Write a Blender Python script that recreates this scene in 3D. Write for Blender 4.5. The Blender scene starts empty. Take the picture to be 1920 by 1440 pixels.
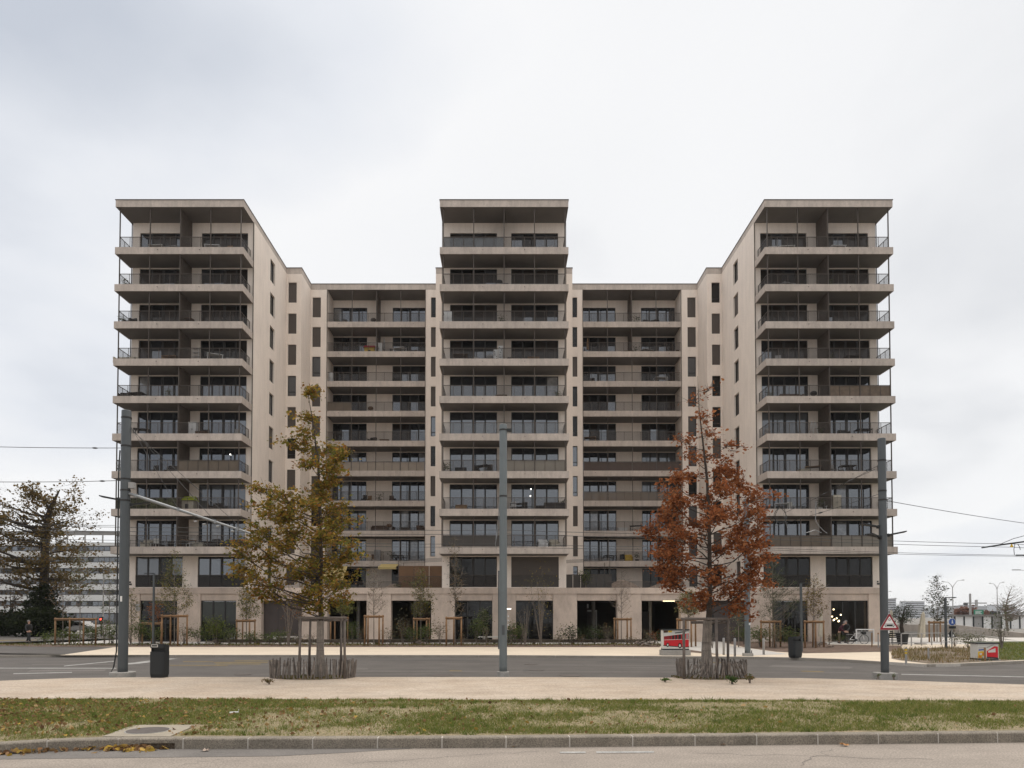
import bpy, math, random
import numpy as np
from mathutils import Vector, Matrix
R = math.radians
random.seed(7); rng = np.random.default_rng(7)
S = bpy.context.scene; COL = S.collection
# ---------------------------------------------------------------- camera
CAMH = 2.15; FPX = 1280.0; PX, PY, TH = 945.2, 1122.25, 0.0264
cam = bpy.data.cameras.new('camera'); camo = bpy.data.objects.new('camera', cam); COL.objects.link(camo)
camo.location = (0, 0, CAMH); camo.rotation_euler = (math.pi/2+TH, 0, 0)
cam.sensor_width = 36; cam.lens = 36*FPX/1920; cam.shift_x = (960-PX)/1920; cam.shift_y = (PY-720)/1920
cam.clip_start = 0.1; cam.clip_end = 9000; S.camera = camo
# ---------------------------------------------------------------- sky, sun, exposure
SUN_EL, SUN_AZ = R(78), R(8)          # a bright overcast: broad light from almost overhead, a little behind the building
W = bpy.data.worlds.new('World'); S.world = W; W.use_nodes = True
nt = W.node_tree; nt.nodes.clear()
def N(t, kind, **kw):
    n = t.nodes.new(kind)
    for k, v in kw.items(): setattr(n, k, v)
    return n
out = N(nt, 'ShaderNodeOutputWorld'); bg = N(nt, 'ShaderNodeBackground'); bg.inputs[1].default_value = 0.1
sky = N(nt, 'ShaderNodeTexSky', sky_type='NISHITA'); sky.sun_disc = False; sky.sun_elevation = SUN_EL; sky.sun_rotation = SUN_AZ
tc = N(nt, 'ShaderNodeTexCoord'); sep = N(nt, 'ShaderNodeSeparateXYZ'); nt.links.new(tc.outputs['Generated'], sep.inputs[0])
def M2(t, op, a, b=None, clamp=False):
    n = N(t, 'ShaderNodeMath', operation=op); n.use_clamp = clamp
    for i, v in enumerate((a, b)):
        if v is None: continue
        if hasattr(v, 'is_linked'): t.links.new(v, n.inputs[i])
        else: n.inputs[i].default_value = v
    return n.outputs[0]
zc = M2(nt, 'ADD', M2(nt, 'MAXIMUM', sep.outputs[2], 0.0), 0.22)
cmb = N(nt, 'ShaderNodeCombineXYZ')
nt.links.new(M2(nt, 'DIVIDE', sep.outputs[0], zc), cmb.inputs[0]); nt.links.new(M2(nt, 'DIVIDE', sep.outputs[1], zc), cmb.inputs[1])
mp = N(nt, 'ShaderNodeMapping'); mp.inputs['Location'].default_value = (3.1, 1.7, 0); mp.inputs['Rotation'].default_value = (0, 0, R(32)); mp.inputs['Scale'].default_value = (1.05, 0.85, 1)
nt.links.new(cmb.outputs[0], mp.inputs[0])
nz = N(nt, 'ShaderNodeTexNoise'); nz.inputs['Scale'].default_value = 0.95; nz.inputs['Detail'].default_value = 6; nz.inputs['Roughness'].default_value = 0.46; nz.inputs['Distortion'].default_value = 0.3
nt.links.new(mp.outputs[0], nz.inputs[0])
# thinner, bluer cloud high on the left
bias = M2(nt, 'ADD', M2(nt, 'MULTIPLY', M2(nt, 'MULTIPLY', sep.outputs[0], sep.outputs[2]), -0.70), M2(nt, 'MULTIPLY', sep.outputs[2], 0.03))
thin = M2(nt, 'ADD', nz.outputs[0], bias)
rmp = N(nt, 'ShaderNodeValToRGB'); nt.links.new(thin, rmp.inputs[0])
e = rmp.color_ramp.elements
e[0].position = 0.30; e[0].color = (3.65, 3.69, 3.78, 1)
e[1].position = 0.80; e[1].color = (2.71, 2.89, 3.22, 1)
for p_, c_ in ((0.40, (4.3, 4.31, 4.34, 1)), (0.55, (4.44, 4.44, 4.46, 1)), (0.67, (3.80, 3.90, 4.10, 1))):
    k = e.new(p_); k.color = c_
mx = N(nt, 'ShaderNodeMix', data_type='RGBA'); mx.inputs[0].default_value = 0.97
nt.links.new(sky.outputs[0], mx.inputs[6]); nt.links.new(rmp.outputs[0], mx.inputs[7])
nt.links.new(mx.outputs[2], bg.inputs[0]); nt.links.new(bg.outputs[0], out.inputs[0])
sl = bpy.data.lights.new('sun', 'SUN'); so = bpy.data.objects.new('sun', sl); COL.objects.link(so)
sl.energy = 1.5; sl.angle = R(85); sl.color = (1, 0.935, 0.85)
sd = Vector((math.sin(SUN_AZ)*math.cos(SUN_EL), math.cos(SUN_AZ)*math.cos(SUN_EL), math.sin(SUN_EL)))
so.rotation_euler = sd.to_track_quat('Z', 'Y').to_euler(); so.location = (0, -20, 60)
S.view_settings.view_transform = 'Standard'; S.view_settings.look = 'None'; S.view_settings.exposure = 1.1; S.view_settings.gamma = 1
S.render.engine = 'CYCLES'
# ---------------------------------------------------------------- survey helpers: a point on the ground / at a known distance
_c, _s = math.cos(TH), math.sin(TH)
def _ray(px, py):
    u = (px-PX)/FPX; v = -(py-PY)/FPX
    return u, _c-v*_s, v*_c+_s
def G(px, py, z=0.12):
    dx, dy, dz = _ray(px, py); t = (z-CAMH)/dz
    return (t*dx, t*dy)
def AT(px, py, Y):
    dx, dy, dz = _ray(px, py); t = Y/dy
    return Vector((t*dx, Y, CAMH+t*dz))
ROAD, PAV = 0.0, 0.12
# ---------------------------------------------------------------- materials
MT = {}
def mat(name, col, rough=0.8, var=0.12, scale=3.0, fine=0.0, fscale=60.0, bump=0.0, bscale=40.0, metal=0.0, ior=1.45, spec=0.5, stain=0.0, stscale=(0.5, 0.5, 0.12), col2=None, orand=0.0):
    if name in MT: return MT[name]
    m = bpy.data.materials.new(name); m.use_nodes = True; t = m.node_tree; b = t.nodes['Principled BSDF']
    b.inputs['Roughness'].default_value = rough; b.inputs['Metallic'].default_value = metal; b.inputs['IOR'].default_value = ior
    b.inputs['Specular IOR Level'].default_value = spec
    geo = N(t, 'ShaderNodeNewGeometry'); pos = geo.outputs['Position']
    col = (*col, 1)
    c2 = (*col2, 1) if col2 else tuple(x*(1-var*1.6) for x in col[:3])+(1,)
    n1 = N(t, 'ShaderNodeTexNoise'); n1.inputs['Scale'].default_value = scale; n1.inputs['Detail'].default_value = 6; n1.inputs['Roughness'].default_value = 0.6; t.links.new(pos, n1.inputs[0])
    rp = N(t, 'ShaderNodeMapRange'); rp.inputs[1].default_value = 0.3; rp.inputs[2].default_value = 0.7; t.links.new(n1.outputs[0], rp.inputs[0])
    mixn = N(t, 'ShaderNodeMix', data_type='RGBA'); t.links.new(rp.outputs[0], mixn.inputs[0])
    mixn.inputs[6].default_value = c2; mixn.inputs[7].default_value = tuple(min(1, x*(1+var*0.5)) for x in col[:3])+(1,) if not col2 else col
    cur = mixn.outputs[2]
    if fine:
        n2 = N(t, 'ShaderNodeTexNoise'); n2.inputs['Scale'].default_value = fscale; n2.inputs['Detail'].default_value = 3; n2.inputs['Roughness'].default_value = 0.75; t.links.new(pos, n2.inputs[0])
        r2 = N(t, 'ShaderNodeMapRange'); r2.inputs[1].default_value = 0.32; r2.inputs[2].default_value = 0.68; r2.inputs[3].default_value = 1-fine; r2.inputs[4].default_value = 1+fine*0.8; t.links.new(n2.outputs[0], r2.inputs[0])
        mm = N(t, 'ShaderNodeMix', data_type='RGBA', blend_type='MULTIPLY'); mm.inputs[0].default_value = 1; t.links.new(cur, mm.inputs[6]); t.links.new(r2.outputs[0], mm.inputs[7]); cur = mm.outputs[2]
    if stain:
        mp_ = N(t, 'ShaderNodeMapping'); mp_.inputs['Scale'].default_value = stscale; t.links.new(pos, mp_.inputs[0])
        n3 = N(t, 'ShaderNodeTexNoise'); n3.inputs['Scale'].default_value = 2.2; n3.inputs['Detail'].default_value = 7; n3.inputs['Roughness'].default_value = 0.65; t.links.new(mp_.outputs[0], n3.inputs[0])
        r3 = N(t, 'ShaderNodeMapRange'); r3.inputs[1].default_value = 0.42; r3.inputs[2].default_value = 0.72; r3.inputs[3].default_value = 1.0; r3.inputs[4].default_value = 1-stain; t.links.new(n3.outputs[0], r3.inputs[0])
        mm = N(t, 'ShaderNodeMix', data_type='RGBA', blend_type='MULTIPLY'); mm.inputs[0].default_value = 1; t.links.new(cur, mm.inputs[6]); t.links.new(r3.outputs[0], mm.inputs[7]); cur = mm.outputs[2]
    if orand:
        oi = N(t, 'ShaderNodeObjectInfo'); r4 = N(t, 'ShaderNodeMapRange'); r4.inputs[3].default_value = 1-orand; r4.inputs[4].default_value = 1+orand; t.links.new(oi.outputs['Random'], r4.inputs[0])
        mm = N(t, 'ShaderNodeMix', data_type='RGBA', blend_type='MULTIPLY'); mm.inputs[0].default_value = 1; t.links.new(cur, mm.inputs[6]); t.links.new(r4.outputs[0], mm.inputs[7]); cur = mm.outputs[2]
    t.links.new(cur, b.inputs['Base Color'])
    if bump:
        nb = N(t, 'ShaderNodeTexNoise'); nb.inputs['Scale'].default_value = bscale; nb.inputs['Detail'].default_value = 4; t.links.new(pos, nb.inputs[0])
        bn = N(t, 'ShaderNodeBump'); bn.inputs['Strength'].default_value = bump; bn.inputs['Distance'].default_value = 0.02; t.links.new(nb.outputs[0], bn.inputs['Height']); t.links.new(bn.outputs[0], b.inputs['Normal'])
    MT[name] = m; return m
def leafmat(name, transl=0.3):
    if name in MT: return MT[name]
    m = bpy.data.materials.new(name); m.use_nodes = True; t = m.node_tree; t.nodes.clear()
    o = N(t, 'ShaderNodeOutputMaterial'); at = N(t, 'ShaderNodeAttribute', attribute_name='Col')
    d = N(t, 'ShaderNodeBsdfDiffuse'); tr = N(t, 'ShaderNodeBsdfTranslucent'); ms = N(t, 'ShaderNodeMixShader'); ms.inputs[0].default_value = transl
    t.links.new(at.outputs[0], d.inputs[0]); t.links.new(at.outputs[0], tr.inputs[0]); t.links.new(d.outputs[0], ms.inputs[1]); t.links.new(tr.outputs[0], ms.inputs[2]); t.links.new(ms.outputs[0], o.inputs[0])
    MT[name] = m; return m
def meshmat(name, col, transp):
    m = bpy.data.materials.new(name); m.use_nodes = True; t = m.node_tree; b = t.nodes['Principled BSDF']; o = t.nodes['Material Output']
    b.inputs['Base Color'].default_value = (*col, 1); b.inputs['Roughness'].default_value = 0.6
    tr = N(t, 'ShaderNodeBsdfTransparent'); ms = N(t, 'ShaderNodeMixShader'); ms.inputs[0].default_value = transp
    t.links.new(b.outputs[0], ms.inputs[1]); t.links.new(tr.outputs[0], ms.inputs[2]); t.links.new(ms.outputs[0], o.inputs[0])
    MT[name] = m; return m
def emit(name, col, st):
    m = bpy.data.materials.new(name); m.use_nodes = True; b = m.node_tree.nodes['Principled BSDF']
    b.inputs['Emission Color'].default_value = (*col, 1); b.inputs['Emission Strength'].default_value = st; b.inputs['Base Color'].default_value = (*col, 1)
    MT[name] = m; return m
mat('render', (0.80, 0.705, 0.62), 0.9, 0.04, 0.35, fine=0.05, fscale=12, stain=0.11, stscale=(0.9,0.9,0.16))
mat('slab', (0.50, 0.43, 0.375), 0.85, 0.10, 0.8, fine=0.10, fscale=14, stain=0.26, stscale=(1.6, 1.6, 0.35), orand=0.07)
mat('soffit_shaded', (0.17, 0.155, 0.145), 0.9, 0.08, 0.8)  # slab concrete darkened: the shade under the slabs is put into this colour
mat('podium', (0.60, 0.485, 0.40), 0.9, 0.10, 0.7, fine=0.10, fscale=16, stain=0.24, stscale=(.7,.7,.3), orand=0.07)
mat('bronze', (0.07, 0.055, 0.044), 0.5, 0.08, 2.0, spec=0.4)
mat('darkframe', (0.022, 0.02, 0.019), 0.5, 0.05, 2.0)
mat('panelbrown', (0.062, 0.048, 0.043), 0.55, 0.1, 1.2)
mat('screenwood', (0.105, 0.082, 0.066), 0.7, 0.2, 4.0)
mat('shutter', (0.075, 0.060, 0.050), 0.6, 0.06, 1.0)
mat('interior', (0.13, 0.115, 0.105), 0.9, 0.1, 1.0)
mat('asphalt', (0.107, 0.095, 0.085), 0.9, 0.14, 0.6, fine=0.2, fscale=20, bump=0.25, bscale=60, stain=0.3, stscale=(0.04, 1.3, 1))
mat('asphalt_near', (0.305, 0.262, 0.222), 0.95, 0.10, 0.9, fine=0.42, fscale=34, bump=0.6, bscale=60, stain=0.14, stscale=(0.3, 0.9, 1))
mat('asphalt_patch', (0.16, 0.145, 0.132), 0.9, 0.15, 1.0, fine=0.3, fscale=40, bump=0.3, bscale=70)
mat('gravel', (0.47, 0.395, 0.318), 0.95, 0.10, 0.55, fine=0.32, fscale=24, bump=0.6, bscale=40, stain=0.2, stscale=(0.35, 0.8, 1), col2=(0.40, 0.315, 0.235))
mat('paving', (0.64, 0.54, 0.42), 0.9, 0.06, 0.4, fine=0.08, fscale=30, stain=0.10, stscale=(0.2, 0.8, 1))
mat('plaza', (0.50, 0.47, 0.43), 0.9, 0.06, 0.5, fine=0.06, fscale=30)
mat('kerb', (0.28, 0.243, 0.195), 0.95, 0.15, 2.5, fine=0.5, fscale=48, bump=0.8, bscale=110, stain=0.25, stscale=(1.2, 1.2, 1.2))
mat('kerb_joint', (0.50, 0.46, 0.41), 0.95, 0.1, 9)
mat('kerbfar', (0.30, 0.27, 0.23), 0.9, 0.12, 1.5, fine=0.2, fscale=50)
mat('soil', (0.20, 0.155, 0.11), 1, 0.25, 1.6, fine=0.5, fscale=40, bump=0.8, bscale=45)
mat('mulch', (0.17, 0.115, 0.085), 1, 0.3, 2.0, fine=0.6, fscale=28, bump=1, bscale=35)
mat('concrete', (0.34, 0.325, 0.30), 0.9, 0.14, 3.0, fine=0.15, fscale=40, stain=0.2, stscale=(1, 1, 0.4))
mat('padconc', (0.31, 0.27, 0.21), 0.95, 0.1, 2.0, fine=0.2, fscale=60)
mat('iron', (0.105, 0.088, 0.078), 0.6, 0.2, 12, fine=0.2, fscale=90, metal=0.3)
mat('polegrey', (0.066, 0.074, 0.078), 0.45, 0.05, 1.0, stain=0.08)
mat('polemid', (0.128, 0.146, 0.15), 0.45, 0.05, 1.0, stain=0.08)
mat('darkgrey', (0.018, 0.020, 0.0215), 0.6, 0.08, 2.0)
mat('black', (0.012, 0.012, 0.012), 0.5, 0.05, 2)
mat('galv', (0.27, 0.275, 0.275), 0.35, 0.1, 6, metal=0.6)
mat('wire', (0.05, 0.05, 0.05), 0.6, 0.05, 1)
mat('white', (0.75, 0.74, 0.72), 0.6, 0.04, 1.5)
mat('offwhite', (0.62, 0.60, 0.55), 0.8, 0.08, 1.5)
mat('linewhite', (0.36, 0.35, 0.33), 0.9, 0.25, 3, fine=0.3, fscale=30)
mat('lineyellow', (0.24, 0.17, 0.05), 0.9, 0.25, 3, fine=0.35, fscale=30)
mat('stake', (0.29, 0.165, 0.08), 0.8, 0.2, 5, stain=0.3, stscale=(8, 8, 0.8))
mat('stakegrey', (0.175, 0.145, 0.125), 0.85, 0.2, 5, fine=0.2, fscale=60, stain=0.35, stscale=(10, 10, 1.0))
mat('pale', (0.25, 0.21, 0.18), 0.9, 0.35, 7, fine=0.3, fscale=80, stain=0.45, stscale=(18, 18, 1.4))
mat('wrap', (0.33, 0.285, 0.245), 0.9, 0.2, 6, fine=0.3, fscale=70, stain=0.5, stscale=(22, 22, 0.7), bump=0.8, bscale=30)
mat('barkdark', (0.06, 0.047, 0.038), 0.95, 0.3, 8, fine=0.3, fscale=50, bump=1, bscale=25)
mat('barkgrey', (0.20, 0.165, 0.135), 0.95, 0.25, 8, fine=0.2, fscale=50)
mat('timber', (0.10, 0.078, 0.055), 0.9, 0.25, 2, stain=0.3, stscale=(0.4, 3, 6))
mat('logs', (0.26, 0.20, 0.16), 0.95, 0.3, 3)
mat('wood', (0.27, 0.16, 0.08), 0.75, 0.2, 4)
mat('red', (0.55, 0.012, 0.02), 0.5, 0.05, 2)
mat('signred', (0.26, 0.006, 0.02), 0.45, 0.05, 2)
mat('yellow', (0.65, 0.42, 0.03), 0.5, 0.05, 2)
mat('orange', (0.60, 0.20, 0.02), 0.5, 0.05, 2)
mat('lime', (0.42, 0.48, 0.02), 0.5, 0.05, 2)
mat('blue', (0.03, 0.085, 0.30), 0.5, 0.05, 2)
mat('signgreen', (0.02, 0.20, 0.12), 0.5, 0.05, 2)
mat('awning', (0.50, 0.39, 0.17), 0.85, 0.06, 2)
mat('rust', (0.16, 0.088, 0.045), 0.8, 0.12, 1.5)
mat('fabricdark', (0.05, 0.045, 0.043), 0.95, 0.15, 5)
mat('fabricbrown', (0.10, 0.06, 0.04), 0.95, 0.15, 5)
mat('greymetal', (0.32, 0.31, 0.30), 0.5, 0.08, 3)
mat('skin', (0.50, 0.30, 0.22), 0.6, 0.03, 3)
mat('hair', (0.20, 0.18, 0.17), 0.8, 0.1, 20)
mat('hairdark', (0.03, 0.022, 0.018), 0.8, 0.1, 20)
mat('maroon', (0.055, 0.012, 0.02), 0.9, 0.1, 5)
mat('olive', (0.10, 0.085, 0.05), 0.9, 0.1, 5)
mat('cream', (0.50, 0.45, 0.36), 0.9, 0.1, 4)
mat('farwhite', (0.62, 0.615, 0.60), 0.9, 0.06, 0.2)
mat('farband', (0.10, 0.095, 0.095), 0.4, 0.2, 0.3)
mat('farcity_hazed', (0.58, 0.60, 0.63), 0.9, 0.15, 0.02)  # town walls paled and blued: distance haze painted into the colour
mat('hill', (0.12, 0.15, 0.15), 1, 0.2, 0.004)
mat('ground', (0.20, 0.185, 0.165), 1, 0.15, 0.05)
mat('lawn', (0.075, 0.09, 0.03), 1, 0.3, 0.8, fine=0.3, fscale=20)
mat('wallconc', (0.36, 0.32, 0.28), 0.9, 0.1, 0.3, stain=0.25)
mat('roofgrey', (0.22, 0.21, 0.20), 0.9, 0.1, 0.5)
mat('glass', (0.014, 0.017, 0.022), 0.03, 0.3, 0.4, ior=2.35)
mat('glassdark', (0.008, 0.008, 0.008), 0.04, 0.3, 0.4, ior=1.42)
mat('glassbrown', (0.030, 0.024, 0.020), 0.06, 0.3, 0.6, ior=1.40)
mat('glassblind', (0.10, 0.105, 0.11), 0.06, 0.1, 1.0, ior=2.0)
mat('glasscurtain', (0.26, 0.25, 0.24), 0.08, 0.4, 1.6, ior=2.0)
meshmat('meshpanel', (0.034, 0.024, 0.018), 0.82)
meshmat('glasspanel', (0.10, 0.105, 0.11), 0.30)
mat('opaquedark', (0.055, 0.048, 0.042), 0.7, 0.08, 2)
mat('opaquebeige', (0.255, 0.215, 0.175), 0.8, 0.06, 2)
mat('opaquewood', (0.13, 0.095, 0.068), 0.8, 0.2, 3)
mat('camouflage', (0.055, 0.055, 0.028), 0.95, 0.7, 2.6, fine=0.7, fscale=9)
emit('lampwarm', (1, 0.78, 0.45), 4); emit('lampwhite', (1, 0.95, 0.85), 2.2); emit('lampred', (1, 0.05, 0.03), 3)
leafmat('leaf', 0.42); leafmat('leaf_dry', 0.2)
for g_ in ('glass','glassblind','glasscurtain'): MT[g_].node_tree.nodes['Principled BSDF'].inputs['Specular Tint'].default_value = (0.88, 0.93, 1.0, 1)  # bluish tint paints a bluer sky reflection into the panes
# ---------------------------------------------------------------- mesh helpers
class MB:
    def __init__(s): s.v = []; s.f = []; s.mi = []; s.k = 0
    def add(s, vs, fs):
        b = len(s.v); s.v += [tuple(p) for p in vs]; s.f += [tuple(i+b for i in f) for f in fs]; s.mi += [s.k]*len(fs); return s
    def box(s, x0, x1, y0, y1, z0, z1):
        return s.add([(x0,y0,z0),(x1,y0,z0),(x1,y1,z0),(x0,y1,z0),(x0,y0,z1),(x1,y0,z1),(x1,y1,z1),(x0,y1,z1)],
                     [(0,3,2,1),(4,5,6,7),(0,1,5,4),(1,2,6,5),(2,3,7,6),(3,0,4,7)])
    def bbox(s, x0, x1, y0, y1, z0, z1, b=0.02):      # box with chamfered vertical and top edges
        p = [(x0+b,y0),(x1-b,y0),(x1,y0+b),(x1,y1-b),(x1-b,y1),(x0+b,y1),(x0,y1-b),(x0,y0+b)]
        cx, cy = (x0+x1)/2, (y0+y1)/2
        q = [(x+(b if x < cx else -b)*0.7, y+(b if y < cy else -b)*0.7) for x, y in p]
        vs = [(x,y,z0) for x, y in p]+[(x,y,z1-b) for x, y in p]+[(x,y,z1) for x, y in q]
        fs = [tuple(range(7,-1,-1)), tuple(range(16,24))]
        for k in (0, 8):
            for i in range(8): j = (i+1) % 8; fs.append((k+i,k+j,k+8+j,k+8+i))
        return s.add(vs, fs)
    def tube(s, p0, p1, r0, r1=None, n=8, cap=True):
        return s.path([p0, p1], [r0, r0 if r1 is None else r1], n, cap)
    def path(s, pts, rad, n=6, cap=True):
        pts = [Vector(p) for p in pts]; 
        if not hasattr(rad, '__len__'): rad = [rad]*len(pts)
        vs = []; fs = []; m = len(pts)
        for i, p in enumerate(pts):
            d = (pts[min(i+1, m-1)]-pts[max(i-1, 0)])
            d = d.normalized() if d.length > 1e-9 else Vector((0,0,1))
            a = d.cross(Vector((0,0,1)) if abs(d.z) < 0.9 else Vector((1,0,0))).normalized(); b = d.cross(a)
            for k in range(n):
                t = 2*math.pi*k/n; vs.append(p+(a*math.cos(t)+b*math.sin(t))*rad[i])
        for i in range(m-1):
            for k in range(n):
                l = (k+1) % n; fs.append((i*n+k, i*n+l, (i+1)*n+l, (i+1)*n+k))
        if cap: fs.append(tuple(range(n-1,-1,-1))); fs.append(tuple(range((m-1)*n, m*n)))
        return s.add(vs, fs)
    def lathe(s, prof, n=16, c=(0,0,0)):
        vs = [(c[0]+r*math.cos(2*math.pi*k/n), c[1]+r*math.sin(2*math.pi*k/n), c[2]+z) for r, z in prof for k in range(n)]
        fs = [(i*n+k, i*n+(k+1) % n, (i+1)*n+(k+1) % n, (i+1)*n+k) for i in range(len(prof)-1) for k in range(n)]
        fs += [tuple(range(n-1,-1,-1)), tuple(range((len(prof)-1)*n, len(prof)*n))]
        return s.add(vs, fs)
    def ball(s, c, rx, ry=None, rz=None, n=8, m=6):
        ry = ry or rx; rz = rz or rx
        vs = [(c[0],c[1],c[2]-rz)]
        for i in range(1, m):
            a = -math.pi/2+math.pi*i/m
            vs += [(c[0]+rx*math.cos(a)*math.cos(2*math.pi*k/n), c[1]+ry*math.cos(a)*math.sin(2*math.pi*k/n), c[2]+rz*math.sin(a)) for k in range(n)]
        vs.append((c[0],c[1],c[2]+rz)); fs = []
        for k in range(n): fs.append((0, 1+(k+1) % n, 1+k)); fs.append((len(vs)-1, 1+(m-2)*n+k, 1+(m-2)*n+(k+1) % n))
        for i in range(m-2):
            for k in range(n): fs.append((1+i*n+k, 1+i*n+(k+1) % n, 1+(i+1)*n+(k+1) % n, 1+(i+1)*n+k))
        return s.add(vs, fs)
    def prism(s, poly, z0, z1):
        n = len(poly); vs = [(x,y,z0) for x, y in poly]+[(x,y,z1) for x, y in poly]
        return s.add(vs, [tuple(range(n-1,-1,-1)), tuple(range(n, 2*n))]+[(i,(i+1) % n,n+(i+1) % n,n+i) for i in range(n)])
    def vprism(s, poly, y0, y1):       # polygon in x,z extruded along y
        n = len(poly); vs = [(x,y0,z) for x, z in poly]+[(x,y1,z) for x, z in poly]
        return s.add(vs, [tuple(range(n)), tuple(range(2*n-1, n-1, -1))]+[(i,n+i,n+(i+1) % n,(i+1) % n) for i in range(n)])
    def sheet(s, poly, z): return s.add([(x,y,z) for x, y in poly], [tuple(range(len(poly)))])
    def mesh(s, name, mats, smooth=False):
        me = bpy.data.meshes.new(name); me.from_pydata(s.v, [], s.f)
        for m in (mats if isinstance(mats, (list, tuple)) else [mats]): me.materials.append(MT[m] if isinstance(m, str) else m)
        if any(s.mi): me.polygons.foreach_set('material_index', s.mi)
        if smooth: me.polygons.foreach_set('use_smooth', [True]*len(me.polygons))
        me.update(); return me
    def build(s, name, mats, parent=None, smooth=False): return link(name, s.mesh(name, mats, smooth), parent)
def link(name, me, parent=None, loc=None, rz=0):
    o = bpy.data.objects.new(name, me); COL.objects.link(o)
    if parent is not None: o.parent = parent
    if loc is not None: o.location = loc
    if rz: o.rotation_euler = (0, 0, rz)
    return o
def tag(o, label, cat, group=None):
    o['label'] = label; o['category'] = cat
    if group: o['group'] = group
    return o
def thing(name, label, cat, loc=(0,0,0), rz=0, group=None):
    o = bpy.data.objects.new(name, None); COL.objects.link(o); o.location = loc; o.rotation_euler = (0, 0, rz); o.empty_display_size = 0.2
    return tag(o, label, cat, group)
def struct(o, kind='structure'): o['kind'] = kind; return o
def copy_tree(o, parent=None):
    c = o.copy(); COL.objects.link(c); c.parent = parent
    for ch in list(o.children): copy_tree(ch, c)
    return c
def rnd(a, b): return random.uniform(a, b)
def leaves_mesh(name, P, size, cols, matname, ratio=0.5, up=0.25, jit=0.35, drop=0.0):
    """P (n,3) leaf centres; every leaf a folded six-point blade with its own colour"""
    n = len(P); d = rng.normal(size=(n,3)); d[:,2] = d[:,2]*0.6-drop; d /= np.linalg.norm(d,axis=1)[:,None]
    w = rng.normal(size=(n,3)); w[:,2] *= 0.6; w -= (w*d).sum(1)[:,None]*d; w /= np.linalg.norm(w,axis=1)[:,None]
    nn = np.cross(d, w); L = size*(1+jit*rng.normal(size=n)).clip(0.45,1.8)
    l = L[:,None]; k = ratio*0.5*l
    V = np.stack([P-d*l*0.5, P-d*l*0.12+w*k*0.8+nn*k*0.35, P+d*l*0.2+w*k+nn*k*0.35, P+d*l*0.5, P+d*l*0.2-w*k+nn*k*0.35, P-d*l*0.12-w*k*0.8+nn*k*0.35], 1).reshape(-1,3)
    me = bpy.data.meshes.new(name); i = np.arange(n)[:,None]*6
    F = np.concatenate([i+np.array([0,1,2,3]), i+np.array([0,3,4,5])], 1).reshape(-1,4)
    me.vertices.add(n*6); me.vertices.foreach_set('co', V.ravel().astype(np.float32))
    me.loops.add(F.size); me.loops.foreach_set('vertex_index', F.ravel().astype(np.int32))
    me.polygons.add(len(F)); me.polygons.foreach_set('loop_start', np.arange(0, F.size, 4, dtype=np.int32))
    me.update(calc_edges=True)
    setcol(me, np.repeat(pick_cols(n, cols), 6, 0)); me.materials.append(MT[matname]); return me
def pick_cols(n, cols):
    c = np.array(cols, float); a = c[rng.integers(len(c), size=n)]; b = c[rng.integers(len(c), size=n)]; t = rng.random((n,1))*0.5
    return (a*(1-t)+b*t)*(0.75+0.5*rng.random((n,1)))
def setcol(me, C):
    at = me.color_attributes.new('Col', 'FLOAT_COLOR', 'POINT')
    at.data.foreach_set('color', np.concatenate([C, np.ones((len(C),1))], 1).ravel().astype(np.float32))
def blades_mesh(name, P, h, w, cols, matname, lean=0.35):
    n = len(P); a = rng.random(n)*2*math.pi; hh = h*(0.5+rng.random(n)); ww = w*(0.6+0.8*rng.random(n))
    t = np.stack([np.cos(a), np.sin(a), 0*a], 1); b = rng.normal(size=(n,3))*lean; b[:,2] = 1
    V = np.stack([P-t*ww[:,None]/2, P+t*ww[:,None]/2, P+b*hh[:,None]], 1).reshape(-1,3)
    me = bpy.data.meshes.new(name); F = np.arange(n*3)
    me.vertices.add(n*3); me.vertices.foreach_set('co', V.ravel().astype(np.float32))
    me.loops.add(n*3); me.loops.foreach_set('vertex_index', F.astype(np.int32))
    me.polygons.add(n); me.polygons.foreach_set('loop_start', np.arange(0, n*3, 3, dtype=np.int32)); me.update(calc_edges=True)
    setcol(me, np.repeat(pick_cols(n, cols), 3, 0)); me.materials.append(MT[matname]); return me
# ================================================================ GROUND
VERGE = 0.16
struct(MB().sheet([(-2900,-120),(2900,-120),(2900,2900),(-2900,2900)], -0.06).build('ground', 'ground'))
def line(pts, z): return [G(px, py, z) for px, py in pts]
def extend(l, d=40):
    a, b, c, e_ = l[0], l[1], l[-2], l[-1]
    def ex(p, q): v = Vector((p[0]-q[0], p[1]-q[1])); v.normalize(); return (p[0]+v.x*d, p[1]+v.y*d)
    p, q = ex(a, b), ex(e_, c)
    return [(p[0]-60, p[1]), p]+l+[q, (q[0]+60, q[1])]
KL = extend(line([(0,1415),(60,1411),(120,1407),(176,1405),(309,1404.5),(600,1404),(960,1402),(1440,1397),(1920,1392)], ROAD), 2)
def shift(l, d): return [(x, y+d) for x, y in l]
struct(MB().sheet([(KL[0][0],-60),(KL[-1][0],-60)]+[p for p in KL[::-1]], ROAD).build('near_road', 'asphalt_near'))
GB = extend(line([(0,1311),(300,1310),(960,1312),(1920,1313)], VERGE), 2)
RL = extend(line([(0,1277),(130,1272),(300,1270),(960,1270),(1500,1272),(1700,1277),(1920,1284)], 0.14), 2)
mat('vergesoil', (0.17, 0.15, 0.07), 1, 0.3, 1.4, fine=0.5, fscale=22, bump=1, bscale=40, col2=(0.29, 0.225, 0.14))
struct(MB().sheet([*shift(KL, 0.19), *GB[::-1]], VERGE).build('grass_verge', 'vergesoil'))
struct(MB().sheet([*GB, *RL[::-1]], 0.15).build('gravel_path', 'gravel'))
mb = MB()
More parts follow.
